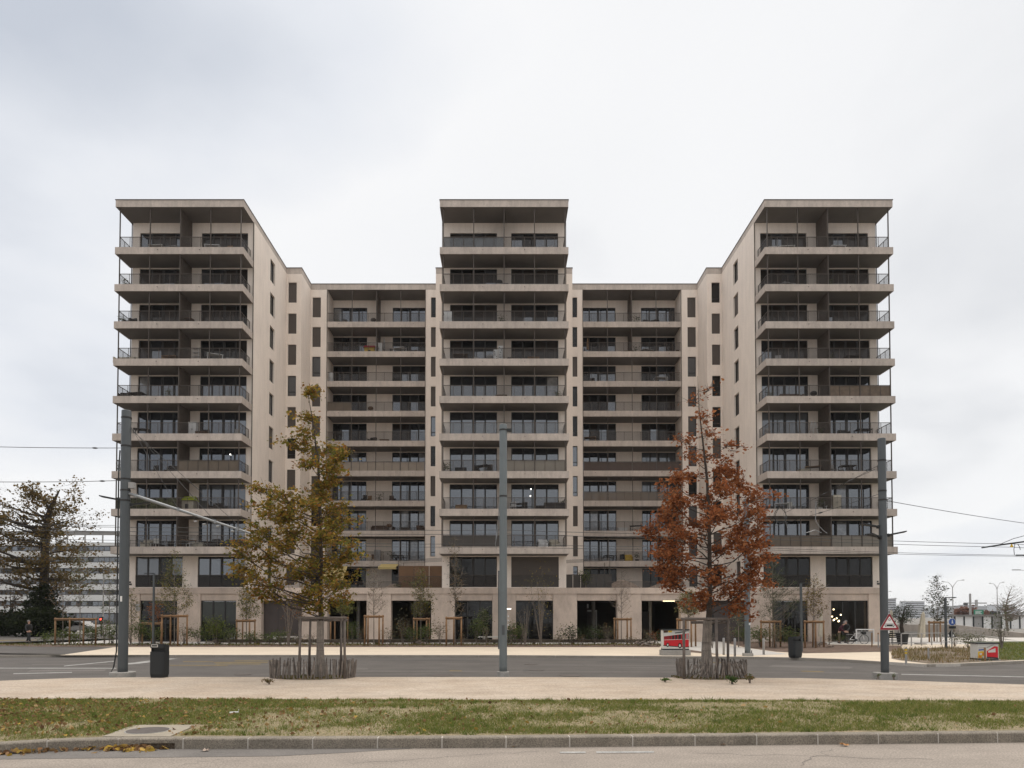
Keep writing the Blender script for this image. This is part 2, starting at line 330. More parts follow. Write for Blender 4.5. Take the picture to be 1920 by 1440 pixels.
for i in range(len(RL)-1):
    a, b = RL[i], RL[i+1]; mb.add([(a[0],a[1],0.146),(b[0],b[1],0.146),(b[0],b[1]+.14,0.14),(a[0],a[1]+.14,0.14),(a[0],a[1]+.14,-.05),(b[0],b[1]+.14,-.05)], [(0,1,2,3),(3,2,5,4)])
struct(mb.build('road_edge', 'kerbfar'))
FL = line([(-400,1236),(0,1233),(130,1232),(300,1232.5),(960,1233),(1400,1236),(1500,1238),(1580,1241),(1735,1251),(1790,1250),(1920,1244),(2300,1232)], ROAD)
struct(MB().sheet([(RL[0][0]-40, 18), *RL, (RL[-1][0]+40, 18), (90, 34), *[(x, y+0.05) for x, y in FL[::-1]], (-140, 34)], ROAD).build('road', 'asphalt'))
# far kerb with its stones
kf = MB(); 
kfo = struct(MB().add([(p[0],p[1]+.03,-.05) for p in FL]+[(p[0],p[1]+.03,.118) for p in FL], [(i,i+1,len(FL)+i+1,len(FL)+i) for i in range(len(FL)-1)]).build('far_kerb', 'kerb_joint'))
def along(l, step, start=0.0):
    res = []; d = start
    L = [0]
    for i in range(len(l)-1): L.append(L[-1]+math.dist(l[i], l[i+1]))
    while d+step < L[-1]:
        i = max(j for j in range(len(L)-1) if L[j] <= d+1e-6); t = (d-L[i])/(L[i+1]-L[i])
        j = max(j for j in range(len(L)-1) if L[j] <= d+step); u = (d+step-L[j])/(L[j+1]-L[j])
        p = (l[i][0]+(l[i+1][0]-l[i][0])*t, l[i][1]+(l[i+1][1]-l[i][1])*t); q = (l[j][0]+(l[j+1][0]-l[j][0])*u, l[j][1]+(l[j+1][1]-l[j][1])*u)
        res.append((p, q)); d += step
    return res
fst = MB().bbox(0.008, 1.992, 0, 0.16, -0.05, 0.128, 0.012).mesh('kerb_stone', 'kerbfar')
for p, q in along(FL, 2.0, 1.0):
    if -36 < p[0] < 33: link('kerb_stone', fst, kfo, (p[0], p[1], 0), math.atan2(q[1]-p[1], q[0]-p[0]))
# near kerb: mortar bed plus single stones
ko = struct(MB().add([(p[0],p[1]+.08,-.02) for p in KL]+[(p[0],p[1]+.08,.145) for p in KL]+[(p[0],p[1]+.19,.15) for p in KL], [(k*len(KL)+i,k*len(KL)+i+1,(k+1)*len(KL)+i+1,(k+1)*len(KL)+i) for k in (0,1) for i in range(len(KL)-1)]).build('kerb', 'soil'))
def stone(L, slot=None):
    m = MB(); g = 0.011
    def piece(x0, x1, z0, z1):
        p = [(0,z0),(0.0,min(z1,0.145)),(0.006,min(z1,0.158)),(0.022,min(z1,0.17)),(0.2,min(z1,0.172)),(0.2,z0)]
        n = len(p); m.add([(x0,y,z) for y, z in p]+[(x1,y,z) for y, z in p], [tuple(range(n)), tuple(range(2*n-1,n-1,-1))]+[(i,n+i,n+(i+1)%n,(i+1)%n) for i in range(n)])
    if not slot: piece(g, L-g, -.02, .2)
    else:
        piece(g, slot[0], -.02, .2); piece(slot[1], L-g, -.02, .2); piece(slot[0], slot[1], .095, .2)
    return m.mesh('kerb_stone', 'kerb')
sm = stone(1.05); jm = MB().box(-.0105, .0105, .004, .19, -.02, .166).mesh('mortar_joint', 'kerb_joint')
xj = G(949, 1402, ROAD)[0]
base = [q for q in KL]
# walk from the joint near the middle of the picture both ways
Ls = [0]
for i in range(len(KL)-1): Ls.append(Ls[-1]+math.dist(KL[i], KL[i+1]))
im = max(j for j in range(len(KL)-1) if KL[j][0] <= xj); dm = Ls[im]+(xj-KL[im][0])/(KL[im+1][0]-KL[im][0])*(Ls[im+1]-Ls[im])
for p, q in along(KL, 1.05, dm % 1.05):
    if -14 < p[0] < 14:
        has = p[0] < G(230,1404,0)[0] < q[0]
        mm = stone(1.05, (0.36, 0.92)) if has else sm
        link('kerb_stone', mm, ko, (p[0], p[1], 0), math.atan2(q[1]-p[1], q[0]-p[0]))
        link('mortar_joint', jm, ko, (p[0], p[1], 0), math.atan2(q[1]-p[1], q[0]-p[0]))
        if has: 
            a = math.atan2(q[1]-p[1], q[0]-p[0])
            link('drain_slot_dark', MB().box(.36, .92, .12, .19, -.02, .094).mesh('drain_slot_dark', 'black'), ko, (p[0], p[1], 0), a)  # black block behind the real slot, painted as the darkness inside it
def mark(name, pts, m, z=ROAD+0.004): return struct(MB().sheet([G(px, py, ROAD) for px, py in pts], z).build(name, m))
mark('asphalt_patch', [(-300,1437),(0,1424),(260,1421),(520,1418),(640,1412),(775,1403.5),(600,1404.2),(309,1404.7),(176,1405.3),(120,1407.3),(60,1411.4),(0,1415.4),(-300,1430)], 'asphalt_patch')
def strip(name, a, b, h, m, z=ROAD+0.006, sk=0): return mark(name, [(a[0],a[1]+h/2),(b[0],b[1]+h/2),(b[0]+sk,b[1]-h/2),(a[0]+sk,a[1]-h/2)], m, z)
strip('road_marking', (1050,1411.4), (1098,1411.2), 3, 'linewhite'); strip('road_marking', (1118,1411), (1226,1410.4), 3.2, 'linewhite')
for a, b in (((343,1240.7),(400,1241)),((440,1239.2),(515,1239.4)),((318,1247.6),(427,1247.9)),((404,1245),(489,1245.2)),((401,1242.3),(502,1242.5)),((843,1258),(866,1258.2)),((1502,1258.6),(1545,1260)),((1310,1242),(1360,1242.6))):
    strip('road_marking', a, b, 1.0, 'lineyellow')
for a, b in (((0,1253),(218,1253.2)),((25,1263.5),(135,1261)),((1690,1264.5),(1920,1269.5)),((120,1249),(214,1240))): strip('road_marking', a, b, 1.3, 'linewhite')
mark('road_marking', [(222,1247.5),(262,1244.5),(334,1234.8),(312,1235),(222,1245.8)], 'linewhite', ROAD+.006)
for px, py, r, lab in ((456,1264.6,.32,'dark manhole cover in the road left of the yellow oak'),(829,1266.5,.42,'dark manhole cover in the road left of the middle pole'),(1070,1266.6,.42,'dark manhole cover near the path right of the middle pole'),(1006,1257,.3,'dark manhole cover in mid road just right of the middle pole'),(995,1246,.28,'dark manhole cover on the far side of the road near the middle pole')):
    x, y = G(px, py, ROAD); mc = MB().lathe([(r,0),(r,.008),(r*.9,.010)], 20).mesh('manhole_cover', 'iron'); tag(link('manhole_cover', mc, None, (x,y,ROAD+.001)), lab, 'manhole', 'manhole covers in the road')
for a, b in (((640,1258.5),(1600,1261)),((60,1246),(900,1245)),((1010,1246.5),(1420,1249)),((1130,1250.5),(1330,1254))):
    strip('tar_seam', a, b, 0.7, 'asphalt_patch', ROAD+.003)
# concrete pad with manhole in the verge
struct(MB().prism([G(px,py,VERGE) for px,py in ((192,1382.5),(318,1382.5),(368,1361),(250,1361))], VERGE-.05, VERGE+.018).build('concrete_pad', 'padconc'))
x, y = G(277,1371.8,VERGE)
mo = thing('manhole_cover', 'rusty oval looking manhole cover on a concrete pad in the grass', 'manhole', (x, y, VERGE+.018))
MB().lathe([(.36,0),(.36,.006),(.345,.008),(.345,.004)], 28).build('rim', 'concrete', mo)
MB().lathe([(.335,0),(.335,.010),(.31,.013)], 28).build('lid', 'iron', mo)
# pavements beyond the road
x0 = G(110,1228)[0]
struct(MB().sheet([G(112,1228.5),*[(x,y+.03) for x,y in FL[3:]],(60,40),(46,49.9),(-40.5,49.9),G(215,1213.5)], PAV).build('pavement', 'paving'))
struct(MB().sheet([(-150,FL[0][1]+.03),*[(x,y+.03) for x,y in FL[0:4]],G(113,1228.3),G(216,1213.3),(-41,49.9),(-31,80),(-95,80),(-150,60)], PAV-.004).build('side_street', 'asphalt'))
struct(MB().sheet([(-34,49.88),(46,49.88),(60,62),(60,66),(-34,66)], PAV+.004).build('plaza', 'plaza'))
mark('road_marking', [(0,1204),(70,1203),(70,1202.3),(0,1203)], 'lineyellow', PAV+.004)
struct(MB().sheet([G(70,1212.8),G(1236,1213.5),(11.6,49.9),(-41,49.9)], PAV+.010).build('planting_bed', 'mulch'))
struct(MB().sheet([G(*p) for p in ((1345,1202),(1400,1214.5),(1455,1222),(1510,1225),(1690,1221.5),(1690,1211),(1640,1210),(1548,1208.5),(1548,1200),(1345,1200))], PAV+.012).build('planting_bed', 'mulch'))
struct(MB().sheet([G(*p) for p in ((1240,1222),(1300,1223.5),(1352,1228.5),(1310,1221),(1240,1212))], PAV+.012).build('planting_bed', 'mulch'))
struct(MB().sheet([G(*p) for p in ((1325,1203.5),(1400,1215),(1478,1226.5),(1410,1229),(1345,1226),(1310,1221),(1250,1212),(1250,1206),(1250,1202))], PAV+.006).build('plaza_path', 'plaza'))
struct(MB().sheet([G(*p) for p in ((1672,1219),(1772,1213.5),(1842,1216),(1850,1234),(1902,1238),(1790,1243.2),(1742,1244.3),(1690,1238.5),(1672,1235))], PAV+.014).build('planting_bed', 'soil'))
struct(MB().sheet([G(1848,1240),G(1905,1238),G(1990,1235.5),(90,38),(90,58),(60,58),G(1800,1203),G(1842,1214)], PAV+.006).build('lawn', 'lawn'))
# grass blades on the verge: dense tufts, worn where feet and cars have bared the soil
def vnoise(x, y, s, seed):
    r = np.random.default_rng(seed); g = r.random((64,64)); u = (x*s) % 63; v = (y*s) % 63; i = u.astype(int); j = v.astype(int); fu = u-i; fv = v-j
    fu = fu*fu*(3-2*fu); fv = fv*fv*(3-2*fv)
    return g[i,j]*(1-fu)*(1-fv)+g[i+1,j]*fu*(1-fv)+g[i,j+1]*(1-fu)*fv+g[i+1,j+1]*fu*fv
n = 420000
X = rng.uniform(-15.5, 15.5, n); Y = rng.uniform(10.9, 17.4, n)
kx = np.array([p[0] for p in KL]); ky = np.array([p[1]+.22 for p in KL]); bx = np.array([p[0] for p in GB]); by = np.array([p[1] for p in GB])
dk = Y-np.interp(X, kx, ky); db = np.interp(X, bx, by)-Y
d = 0.62*vnoise(X+30, Y*2, .55, 1)+0.38*vnoise(X+30, Y, 2.3, 2)
bare = np.zeros(n)
for px, py, rx, ry in ((425,1370,.9,.28),(735,1330,1.1,.35),(690,1318,1.3,.25),(1370,1332,1.5,.25),(1500,1318,1.2,.2),(560,1375,1.2,.2),(1180,1335,1.0,.2),(1280,1322,1.6,.3),(1050,1330,.9,.2),(1700,1345,1.2,.25)):
    gx, gy = G(px, py, VERGE); bare = np.maximum(bare, np.exp(-(((X-gx)/rx)**2+((Y-gy)/ry)**2)))
padx0, pady0 = G(255,1372,VERGE)[0]-.95, G(280,1384,VERGE)[1]
onpad = (X > G(192,1382,VERGE)[0]-.03) & (X < G(330,1372,VERGE)[0]+.25) & (Y < G(280,1359,VERGE)[1]) & (X-G(192,1382.5,VERGE)[0] > -(.0))
fr = vnoise(X+50, Y*0+3, 3.1, 5)*.22+vnoise(X+50, Y*0+9, .5, 6)*.25-.1
keep = (dk > .02+fr*.6) & (db > -.06+fr) & ~onpad & (rng.random(n) < np.clip((d-.25)*2.5, .12, 1)*(1-.85*np.clip(bare*1.1,0,1)))
P = np.stack([X, Y, np.full(n, VERGE-.005)], 1)[keep]
GR = [(.14,.175,.04),(.18,.20,.055),(.24,.225,.08),(.115,.15,.035),(.30,.24,.11),(.16,.185,.045),(.13,.165,.04)]
struct(tag(link('grass', blades_mesh('grass', P, .050, .013, GR, 'leaf', .75)), 'short worn autumn grass on the verge', 'grass'), 'stuff')

tx = rng.uniform(-15,15,1100); ty = rng.uniform(11.3,17.1,1100); tk = (ty-np.interp(tx,kx,ky) > .08) & (np.interp(tx,bx,by)-ty > .02) & (vnoise(tx+30,ty*2,.55,1) > .4) & ~((tx > G(192,1382,VERGE)[0]-.1) & (tx < G(368,1361,VERGE)[0]+.1) & (ty < G(280,1359,VERGE)[1]+.05)); tx, ty = tx[tk], ty[tk]
P = np.stack([np.repeat(tx,16)+rng.normal(size=len(tx)*16)*.035, np.repeat(ty,16)+rng.normal(size=len(tx)*16)*.035, np.full(len(tx)*16,VERGE-.005)],1)
struct(tag(link('grass_tufts', blades_mesh('grass_tufts', P, .085, .013, [(.11,.16,.035),(.14,.18,.045),(.10,.13,.035)], 'leaf', .5)), 'taller green tufts standing in the worn verge grass', 'grass'), 'stuff')
# repairs, cracks and tyre-polished lanes in the far road
mat('asphalt_dark', (0.075,0.068,0.062), .85, .15, 1.0, fine=.2, fscale=20); mat('asphalt_light', (0.135,0.12,0.108), .9, .12, 1.0, fine=.25, fscale=20)
for i, (q, m_) in enumerate((([(560,1252),(690,1252.4),(690,1255.5),(552,1255.2)],'asphalt_light'),([(985,1255),(1022,1255.2),(1018,1259.4),(978,1259)],'asphalt_dark'),([(1120,1240),(1260,1241.2),(1258,1243.5),(1116,1242.2)],'asphalt_dark'),([(1450,1247),(1600,1250.5),(1592,1254),(1440,1250.4)],'asphalt_light'),([(700,1237.5),(900,1237.8),(902,1240),(695,1239.6)],'asphalt_dark'),([(60,1256),(200,1255),(195,1258.5),(50,1259.6)],'asphalt_light'))):
    mark('asphalt_patch', q, m_, ROAD+.0022)
def crack(px0, py0, px1, py1, n=14, w=.02, z=ROAD, m_='asphalt_dark', h=.0035):
    a, b = Vector(G(px0,py0,z)), Vector(G(px1,py1,z)); d = (b-a); nrm = Vector((-d.y,d.x)).normalized(); pts = [a+d*(i/n)+nrm*random.gauss(0,.05 if 0 < i < n else 0) for i in range(n+1)]
    m = MB()
    for p_, q_ in zip(pts, pts[1:]):
        k = nrm*w*rnd(.4,1)/2; m.add([(p_.x-k.x,p_.y-k.y,z+h),(q_.x-k.x,q_.y-k.y,z+h),(q_.x+k.x,q_.y+k.y,z+h),(p_.x+k.x,p_.y+k.y,z+h)],[(0,1,2,3)])
    struct(m.build('road_crack', m_))
for c in ((420,1258,780,1256),(1080,1243,1150,1262),(1180,1252,1500,1262),(300,1255,420,1266),(700,1243,1000,1249),(1560,1246,1750,1262),(860,1262,1300,1264),(30,1243,230,1250)): crack(*c, w=.05)
for c in ((660,1432,1010,1409),(1300,1412,1750,1424),(1500,1436,1560,1404),(330,1436,420,1424)): crack(*c, w=.014, m_='asphalt_patch')
# fallen leaves: a litter mostly on the left, single larger ones along the kerb
nl = 4200; X = -14.5+rng.gamma(1.4, 3.6, nl); Y = rng.uniform(11.3, 17.0, nl); ok = (Y-np.interp(X, kx, ky) > .05) & (X < 15) & (np.interp(X, bx, by)-Y > .1) & (~((X > G(192,1382,VERGE)[0]) & (X < G(368,1361,VERGE)[0]) & (Y < G(280,1360,VERGE)[1])) | (rng.random(nl) < .12))
P = np.stack([X, Y, np.full(nl, VERGE+.022)+rng.random(nl)*.02], 1)[ok]
LV = [(.24,.145,.075),(.30,.19,.10),(.17,.095,.05),(.34,.23,.12),(.20,.11,.055),(.34,.23,.06),(.14,.08,.045)]
struct(tag(link('leaf_litter', leaves_mesh('leaf_litter', P, .066, LV, 'leaf_dry', .75)), 'brown fallen leaves scattered over the grass verge', 'leaves'), 'stuff')
px = np.concatenate([rng.uniform(20,200,60), rng.normal(240,32,150)]); off = np.abs(rng.normal(0,.09,len(px)))
P = np.array([(G(a,1405,0)[0], float(np.interp(G(a,1405,0)[0], kx, ky))-.235-o, .018+.05*random.random()*max(0,1-o*5)) for a, o in zip(px, off)])
struct(tag(link('leaf_litter', leaves_mesh('leaf_litter_gutter', P, .10, LV+[(.5,.33,.05)], 'leaf_dry', .7)), 'yellow and brown leaves heaped in the gutter by the drain slot', 'leaves'), 'stuff')
def single_leaf(px, py, s, col, label, z=ROAD, group=None):
    m = MB(); pts = []
    for k in range(15):
        a = 2*math.pi*k/15; r = s*(.5+.22*math.cos(5*a)+.12*random.random()); pts.append((r*math.cos(a), r*math.sin(a), .012+.035*random.random()*s/.1))
    m.add([(0,0,.02)]+pts, [(0,1+i,1+(i+1)%15) for i in range(15)])
    x, y = G(px, py, z)
    nm = 'leafcol%d' % (hash(col) % 9999); mat(nm, col, .8, .2, 20)
    tag(link('fallen_leaf', m.mesh('fallen_leaf', nm), None, (x, y, z+.004), rnd(0,6)), label, 'leaf', group)
for px, py, s, col in ((770,1399,.05,(.45,.3,.06)),(842,1397.5,.05,(.48,.36,.05)),(964,1402,.045,(.2,.12,.06)),(1010,1400,.06,(.38,.24,.11)),(1035,1399,.05,(.32,.19,.09)),(1081,1399,.05,(.3,.17,.08)),(1283,1398,.05,(.4,.28,.08)),(1355,1398,.06,(.25,.14,.07)),(1415,1396.5,.06,(.26,.15,.09)),(1531,1395.5,.05,(.3,.18,.09)),(1690,1393,.05,(.25,.14,.07)),(1705,1393.2,.05,(.3,.17,.08)),(1720,1393,.05,(.22,.12,.06)),(1748,1392,.05,(.3,.18,.1))):
    single_leaf(px, py, s, col, 'small curled brown leaf lying in the gutter below the kerb', group='single leaves along the kerb')
single_leaf(1195, 1397, .13, (.42,.22,.09), 'large tan fallen leaf leaning on the kerb in the middle')
single_leaf(1583, 1399, .11, (.40,.20,.07), 'large orange brown leaf on the road right of middle')
single_leaf(1773, 1389, .10, (.42,.42,.04), 'bright yellow green leaf in the gutter at the right')
single_leaf(385, 1409, .10, (.42,.33,.27), 'pale leaf on the dark asphalt patch right of the drain')
m = MB().tube((-.09,0,.02),(.08,.03,.03),.02,.016,6).tube((.08,.03,.03),(.1,-.02,.09),.008,.006,5)
tag(link('litter', m.mesh('litter','white'), None, (*G(439,1340,VERGE), VERGE+.02)), 'scrap of white litter lying in the grass', 'litter')
# ================================================================ THE APARTMENT BUILDING
meshmat("railmesh", (0.028,.024,.021), .35); mat("opaquebeige2", (0.17,.15,.125), .8, .06, 2); mat("opaquemid", (0.11,.085,.062), .7, .1, 2); mat("opaquebrown", (0.075,.052,.042), .7, .1, 2); meshmat("beigehalf", (.16,.125,.095), .3); meshmat("clearpanel", (.12,.12,.12), .8)
Y0, YW, YS, YR, YB = 52.9, 55.1, 63.4, 66.5, 68.8       # slab front, tower wall, stub, recess, loggia back
XO, XI, XC, XS, XT = 30.58, 20.49, 5.06, 19.04, 6.42
Z0, FH, ZT, ST = 7.58, 2.95, 34.93, 0.55
ZL1 = AT(945,1102,YW-.15).z; ZL0 = AT(945,1113.3,YW-.15).z; ZLI = AT(945,1126,YW).z
BLD = thing('apartment_building', 'long beige apartment block with three balcony towers above a stone podium', 'building', (0, 60, PAV))
INV = Matrix.Translation((0, -60, -PAV))
def bp(o):                       # hang a world-space part under the building
    o.parent = BLD; o.matrix_parent_inverse = INV; return o
floors = [ZL1+.03]+[Z0+FH*k for k in range(9)]          # walking level of storey 1 .. 10
def wall(name, org, u, L, z0, z1, holes, depth, m='render', nrm=None):
    """a wall sheet with recessed openings; org (x,y), u direction, nrm outward"""
    us = sorted({0, L, *[h[0] for h in holes], *[h[1] for h in holes]}); zs = sorted({z0, z1, *[h[2] for h in holes], *[h[3] for h in holes]})
    mb = MB(); P = lambda a, z, d=0: (org[0]+u[0]*a-nrm[0]*d, org[1]+u[1]*a-nrm[1]*d, z)
    for i in range(len(us)-1):
        for j in range(len(zs)-1):
            a, b, c, d = us[i], us[i+1], zs[j], zs[j+1]
            if any(h[0] <= a+1e-6 and h[1] >= b-1e-6 and h[2] <= c+1e-6 and h[3] >= d-1e-6 for h in holes): continue
            mb.add([P(a,c),P(b,c),P(b,d),P(a,d)], [(0,1,2,3)])
    for a, b, c, d in holes:
        mb.add([P(a,c),P(b,c),P(b,d),P(a,d),P(a,c,depth),P(b,c,depth),P(b,d,depth),P(a,d,depth)], [(0,1,5,4),(1,2,6,5),(2,3,7,6),(3,0,4,7)])
    return bp(mb.build(name, m))
_fr = {}
def frame_mesh(w, h, n, sill=0.0, trans=None, fm='darkframe'):
    k = (round(w,2), round(h,2), n, sill, trans, fm)
    if k in _fr: return _fr[k]
    m = MB(); t = .06
    m.box(-w/2,-w/2+t,-.05,.05,0,h).box(w/2-t,w/2,-.05,.05,0,h).box(-w/2+t,w/2-t,-.05,.05,h-t,h).box(-w/2+t,w/2-t,-.05,.05,0,t)
    for i in range(1, n):
        q = .10 if n == 4 and i == 2 else .06; x = -w/2+w*i/n; m.box(x-q,x+q,-.045,.05,t,h-t)
    if trans: m.box(-w/2+t,w/2-t,-.045,.05,trans-.03,trans+.03)
    _fr[k] = m.mesh('window', fm); return _fr[k]
_pn = {}
def pane_mesh(w, h, m):
    k = (round(w,3), round(h,3), m)
    if k not in _pn: _pn[k] = MB().box(-w/2,w/2,-.006,.006,0,h).mesh('pane', m)
    return _pn[k]
def window(x, y, z, w, h, n=1, rz=0, mats=('glass',), trans=None, depth=.16, blind=None):
    """x,y on the outer wall plane; the frame stands `depth` behind it"""
    ox, oy = math.sin(rz)*-depth, math.cos(rz)*depth
    o = link('window', frame_mesh(w, h, n, 0, trans), None, (x+ox, y+oy, z), rz); bp(o)
    pw = w/n
    for i in range(n):
        mm = mats[i % len(mats)]
        a = link('pane', pane_mesh(pw-.10 if n > 1 else w-.11, h-.11, mm), o, (-w/2+pw*(i+.5), 0, .055))
        a.rotation_euler = (R(rnd(-.3,.3)), 0, R(rnd(-.5,.5)))
    if blind: link('roller_shutter', MB().box(-w/2+.02,w/2-.02,-.075,-.055,h*(1-blind),h-.01).mesh('roller_shutter','shutter'), o, (0,0,0))
    return o
def gl(n):
    r = random.random()
    return tuple('glass' if random.random() < .93 else 'glasscurtain' for _ in range(n)) if r > .06 else tuple('glassblind' for _ in range(n))
WF = AT(945,437,YW).z                                    # head of the top storey windows
# ---- towers
TW = {'left': ([(-29.8,-26.0),(-24.77,-20.97)], -30.40, -20.44), 'central': ([(-4.42,-.58),(.58,4.42)], -5.02, 5.02), 'right': ([(20.97,24.77),(26.0,29.8)], 20.44, 30.40)}
for t, (ws, xa, xb) in TW.items():
    holes = []
    for k, z in enumerate(floors):
        zt = WF if k == 9 else (floors[k+1]-ST-.05 if k else floors[1]-ST-.04)
        for a, b in ws: holes.append((a-xa, b-xa, z+.03, zt))
    wall('wall', (xa, YW), (1,0), xb-xa, ZL1-.02, ZT-ST+.01, holes, .2, nrm=(0,-1))
    for k, z in enumerate(floors):
        zt = WF if k == 9 else (floors[k+1]-ST-.05 if k else floors[1]-ST-.04)
        for i, (a, b) in enumerate(ws):
            mats = gl(4) if k < 6 else tuple(random.choice(('glassbrown','glassbrown','glassbrown','glass','glassdark')) for _ in range(4))
            if k == 0 and t == 'left' and i == 0: mats = ('glassblind','glassblind','glassdark','glassblind')
            if k == 0 and t == 'central': mats = ('glassdark',)*4
            if k == 0 and t == 'right': mats = ('glassdark',)*4
            o = window((a+b)/2, YW, z+.03, b-a, zt-z-.03, 4, 0, mats, blind=1.0 if (k == 0 and t == 'central' and i) else None)
            if k == 0:      # guard rail in front of the first storey opening
                q = link('railing', MB().box(a+.01,b-.01,YW+.03,YW+.06,z+.98,z+1.02).mesh('railing','bronze')); bp(q)
                for j in range(2 if t != 'central' else 4):
                    m_ = 2 if t != 'central' else 4; w_ = (b-a)/m_
                    link('railing_panel', MB().box(a+w_*j+.015,a+w_*(j+1)-.015,YW+.035,YW+.05,z+.02,z+.97).mesh('railing_panel','opaquedark' if t == 'central' and i else 'railmesh'), q)
# ---- side walls, stubs, recess walls
zs_t, zs_b = AT(548,529.5,YS).z, AT(548,567.5,YS).z       # small windows of the top storey
rows = [(zs_b-FH*k, zs_t-FH*k) for k in range(10)]
for s in (-1, 1):
    # tall side wall facing the court
    hs = [(58.95-YW, 60.15-YW, b-.05, t-.05) for b, t in rows]
    wall('wall', (s*20.44, YW), (0,1), YS-YW, ZL1-.02, ZT-ST+.01, hs, .22, nrm=(-s,0))
    for k, (b, t) in enumerate(rows):
        window(s*20.44, 59.55, b-.05, 1.2, t-b, 2, R(90)*-s, ('glassdark','glass') if random.random()<.6 else ('glassdark',)*2, depth=.19, blind=(1.0 if random.random()<.18 else None))
    # the stub in the inner corner, its window by the corner
    xa, xb = sorted((s*20.44, s*XS)); w0, w1 = sorted((s*20.28, s*19.50))
    wall('wall', (xa, YS), (1,0), xb-xa, ZL1-.02, ZT-ST+.01, [(w0-xa, w1-xa, b, t) for b, t in rows], .22, nrm=(0,-1))
    for k, (b, t) in enumerate(rows): window((w0+w1)/2, YS, b, w1-w0, t-b, 1, 0, (random.choice(('glass','glassdark','glassdark')),), .42, .17, blind=(1.0 if random.random()<.3 else None))
    wall('wall', (s*XS, YS), (0,1), YR-YS, ZL1-.02, ZT-ST+.01, [], .2, nrm=(-s,0))
    # outer strip of the recess
    xa, xb = sorted((s*XS, s*17.42)); w0, w1 = sorted((s*18.88, s*18.06)); zr_t, zr_b = AT(592,557.5,YR).z, AT(592,595,YR).z
    rr = [(zr_b-FH*k, zr_t-FH*k) for k in range(10)]
    wall('wall', (xa, YR), (1,0), xb-xa, ZL1-.02, ZT-ST+.01, [(w0-xa, w1-xa, b, t) for b, t in rr], .22, nrm=(0,-1))
    for b, t in rr: window((w0+w1)/2, YR, b, w1-w0, t-b, 1, 0, (random.choice(('glass','glassdark')),), .42, .17, blind=(1.0 if random.random()<.4 else None))
    # inner strip of the recess next to the central tower
    xa, xb = sorted((s*7.76, s*XT)); w0, w1 = sorted((s*7.2, s*6.5))
    wall('wall', (xa, YR), (1,0), xb-xa, ZL1-.02, ZT-ST+.01, [(w0-xa, w1-xa, b, t) for b, t in rr], .22, nrm=(0,-1))
    for b, t in rr: window((w0+w1)/2, YR, b, w1-w0, t-b, 1, 0, (random.choice(('glass','glassdark','glassdark')),), .42, .17, blind=(1.0 if random.random()<.3 else None))
    xa, xb = sorted((s*XT, s*5.02))
    wall('wall', (xa, YS), (1,0), xb-xa, ZL1-.02, ZT-ST+.01, [], .2, nrm=(0,-1))
    wall('wall', (s*XT, YS), (0,1), YR-YS, ZL1-.02, ZT-ST+.01, [], .2, nrm=(s,0))
    wall('wall', (s*5.02, YW), (0,1), YS-YW, ZL1-.02, ZT-ST+.01, [], .2, nrm=(s,0))
    wall('wall', (s*30.40, YW), (0,1), 30, ZL1-.02, ZT-ST+.01, [], .2, nrm=(s,0))
    # loggia: back wall, cheeks
    xa, xb = sorted((s*17.42, s*7.76)); wl = sorted([tuple(sorted((s*17.40, s*13.95))), tuple(sorted((s*11.35, s*7.80)))])
    holes = []
    for k, z in enumerate(floors):
        zt = AT(600,577,YB).z if k == 9 else floors[k+1]-ST-.05
        holes += [(a-xa, b-xa, z+.03, zt) for a, b in wl]
    wall('wall', (xa, YB), (1,0), xb-xa, ZL1-.02, ZT-ST+.01, holes, .15, nrm=(0,-1))
    for k, z in enumerate(floors):
        zt = AT(600,577,YB).z if k == 9 else floors[k+1]-ST-.05
        for a, b in wl: window((a+b)/2, YB, z+.03, b-a, zt-z-.03, 4, 0, (gl(4) if k < 5 or k == 9 else tuple(random.choice(('glassbrown','glass','glassdark')) for _ in range(4))) if k else ('glassdark',)*4, depth=.1)
    wall('wall', (s*17.42, YR), (0,1), YB-YR, ZL1-.02, ZT-ST+.01, [], .2, nrm=(-s,0))
    wall('wall', (s*7.76, YR), (0,1), YB-YR, ZL1-.02, ZT-ST+.01, [], .2, nrm=(s,0))
wall('wall', (-30.4, 85.1), (1,0), 60.8, 0, ZT-ST+.01, [], .2, nrm=(0,1))
# ---- roof with its fascia and thin metal cap
def outline(g=0.0, rec=0.0):
    h = [(XC+g,Y0-g),(XC+g,YS-g),(XT+g,YS-g),(XT+g,YR-g),(XS-g,YR-g),(XS-g,YS-g),(XI-g,YS-g),(XI-g,Y0-g),(XO+g,Y0-g),(XO+g,85.2+g)]
    return h+[(-x,y) for x, y in h[::-1]]
rf = MB().prism(outline(), ZT-ST, ZT); rf.mi[0] = 1; bp(rf.build('roof', ['slab','soffit_shaded']))
rc = MB(); o1 = outline(.035); o2 = outline(-.25)
rc.prism(outline(.035), ZT+.002, ZT+.055); bp(rc.build('roof_cap', 'bronze'))
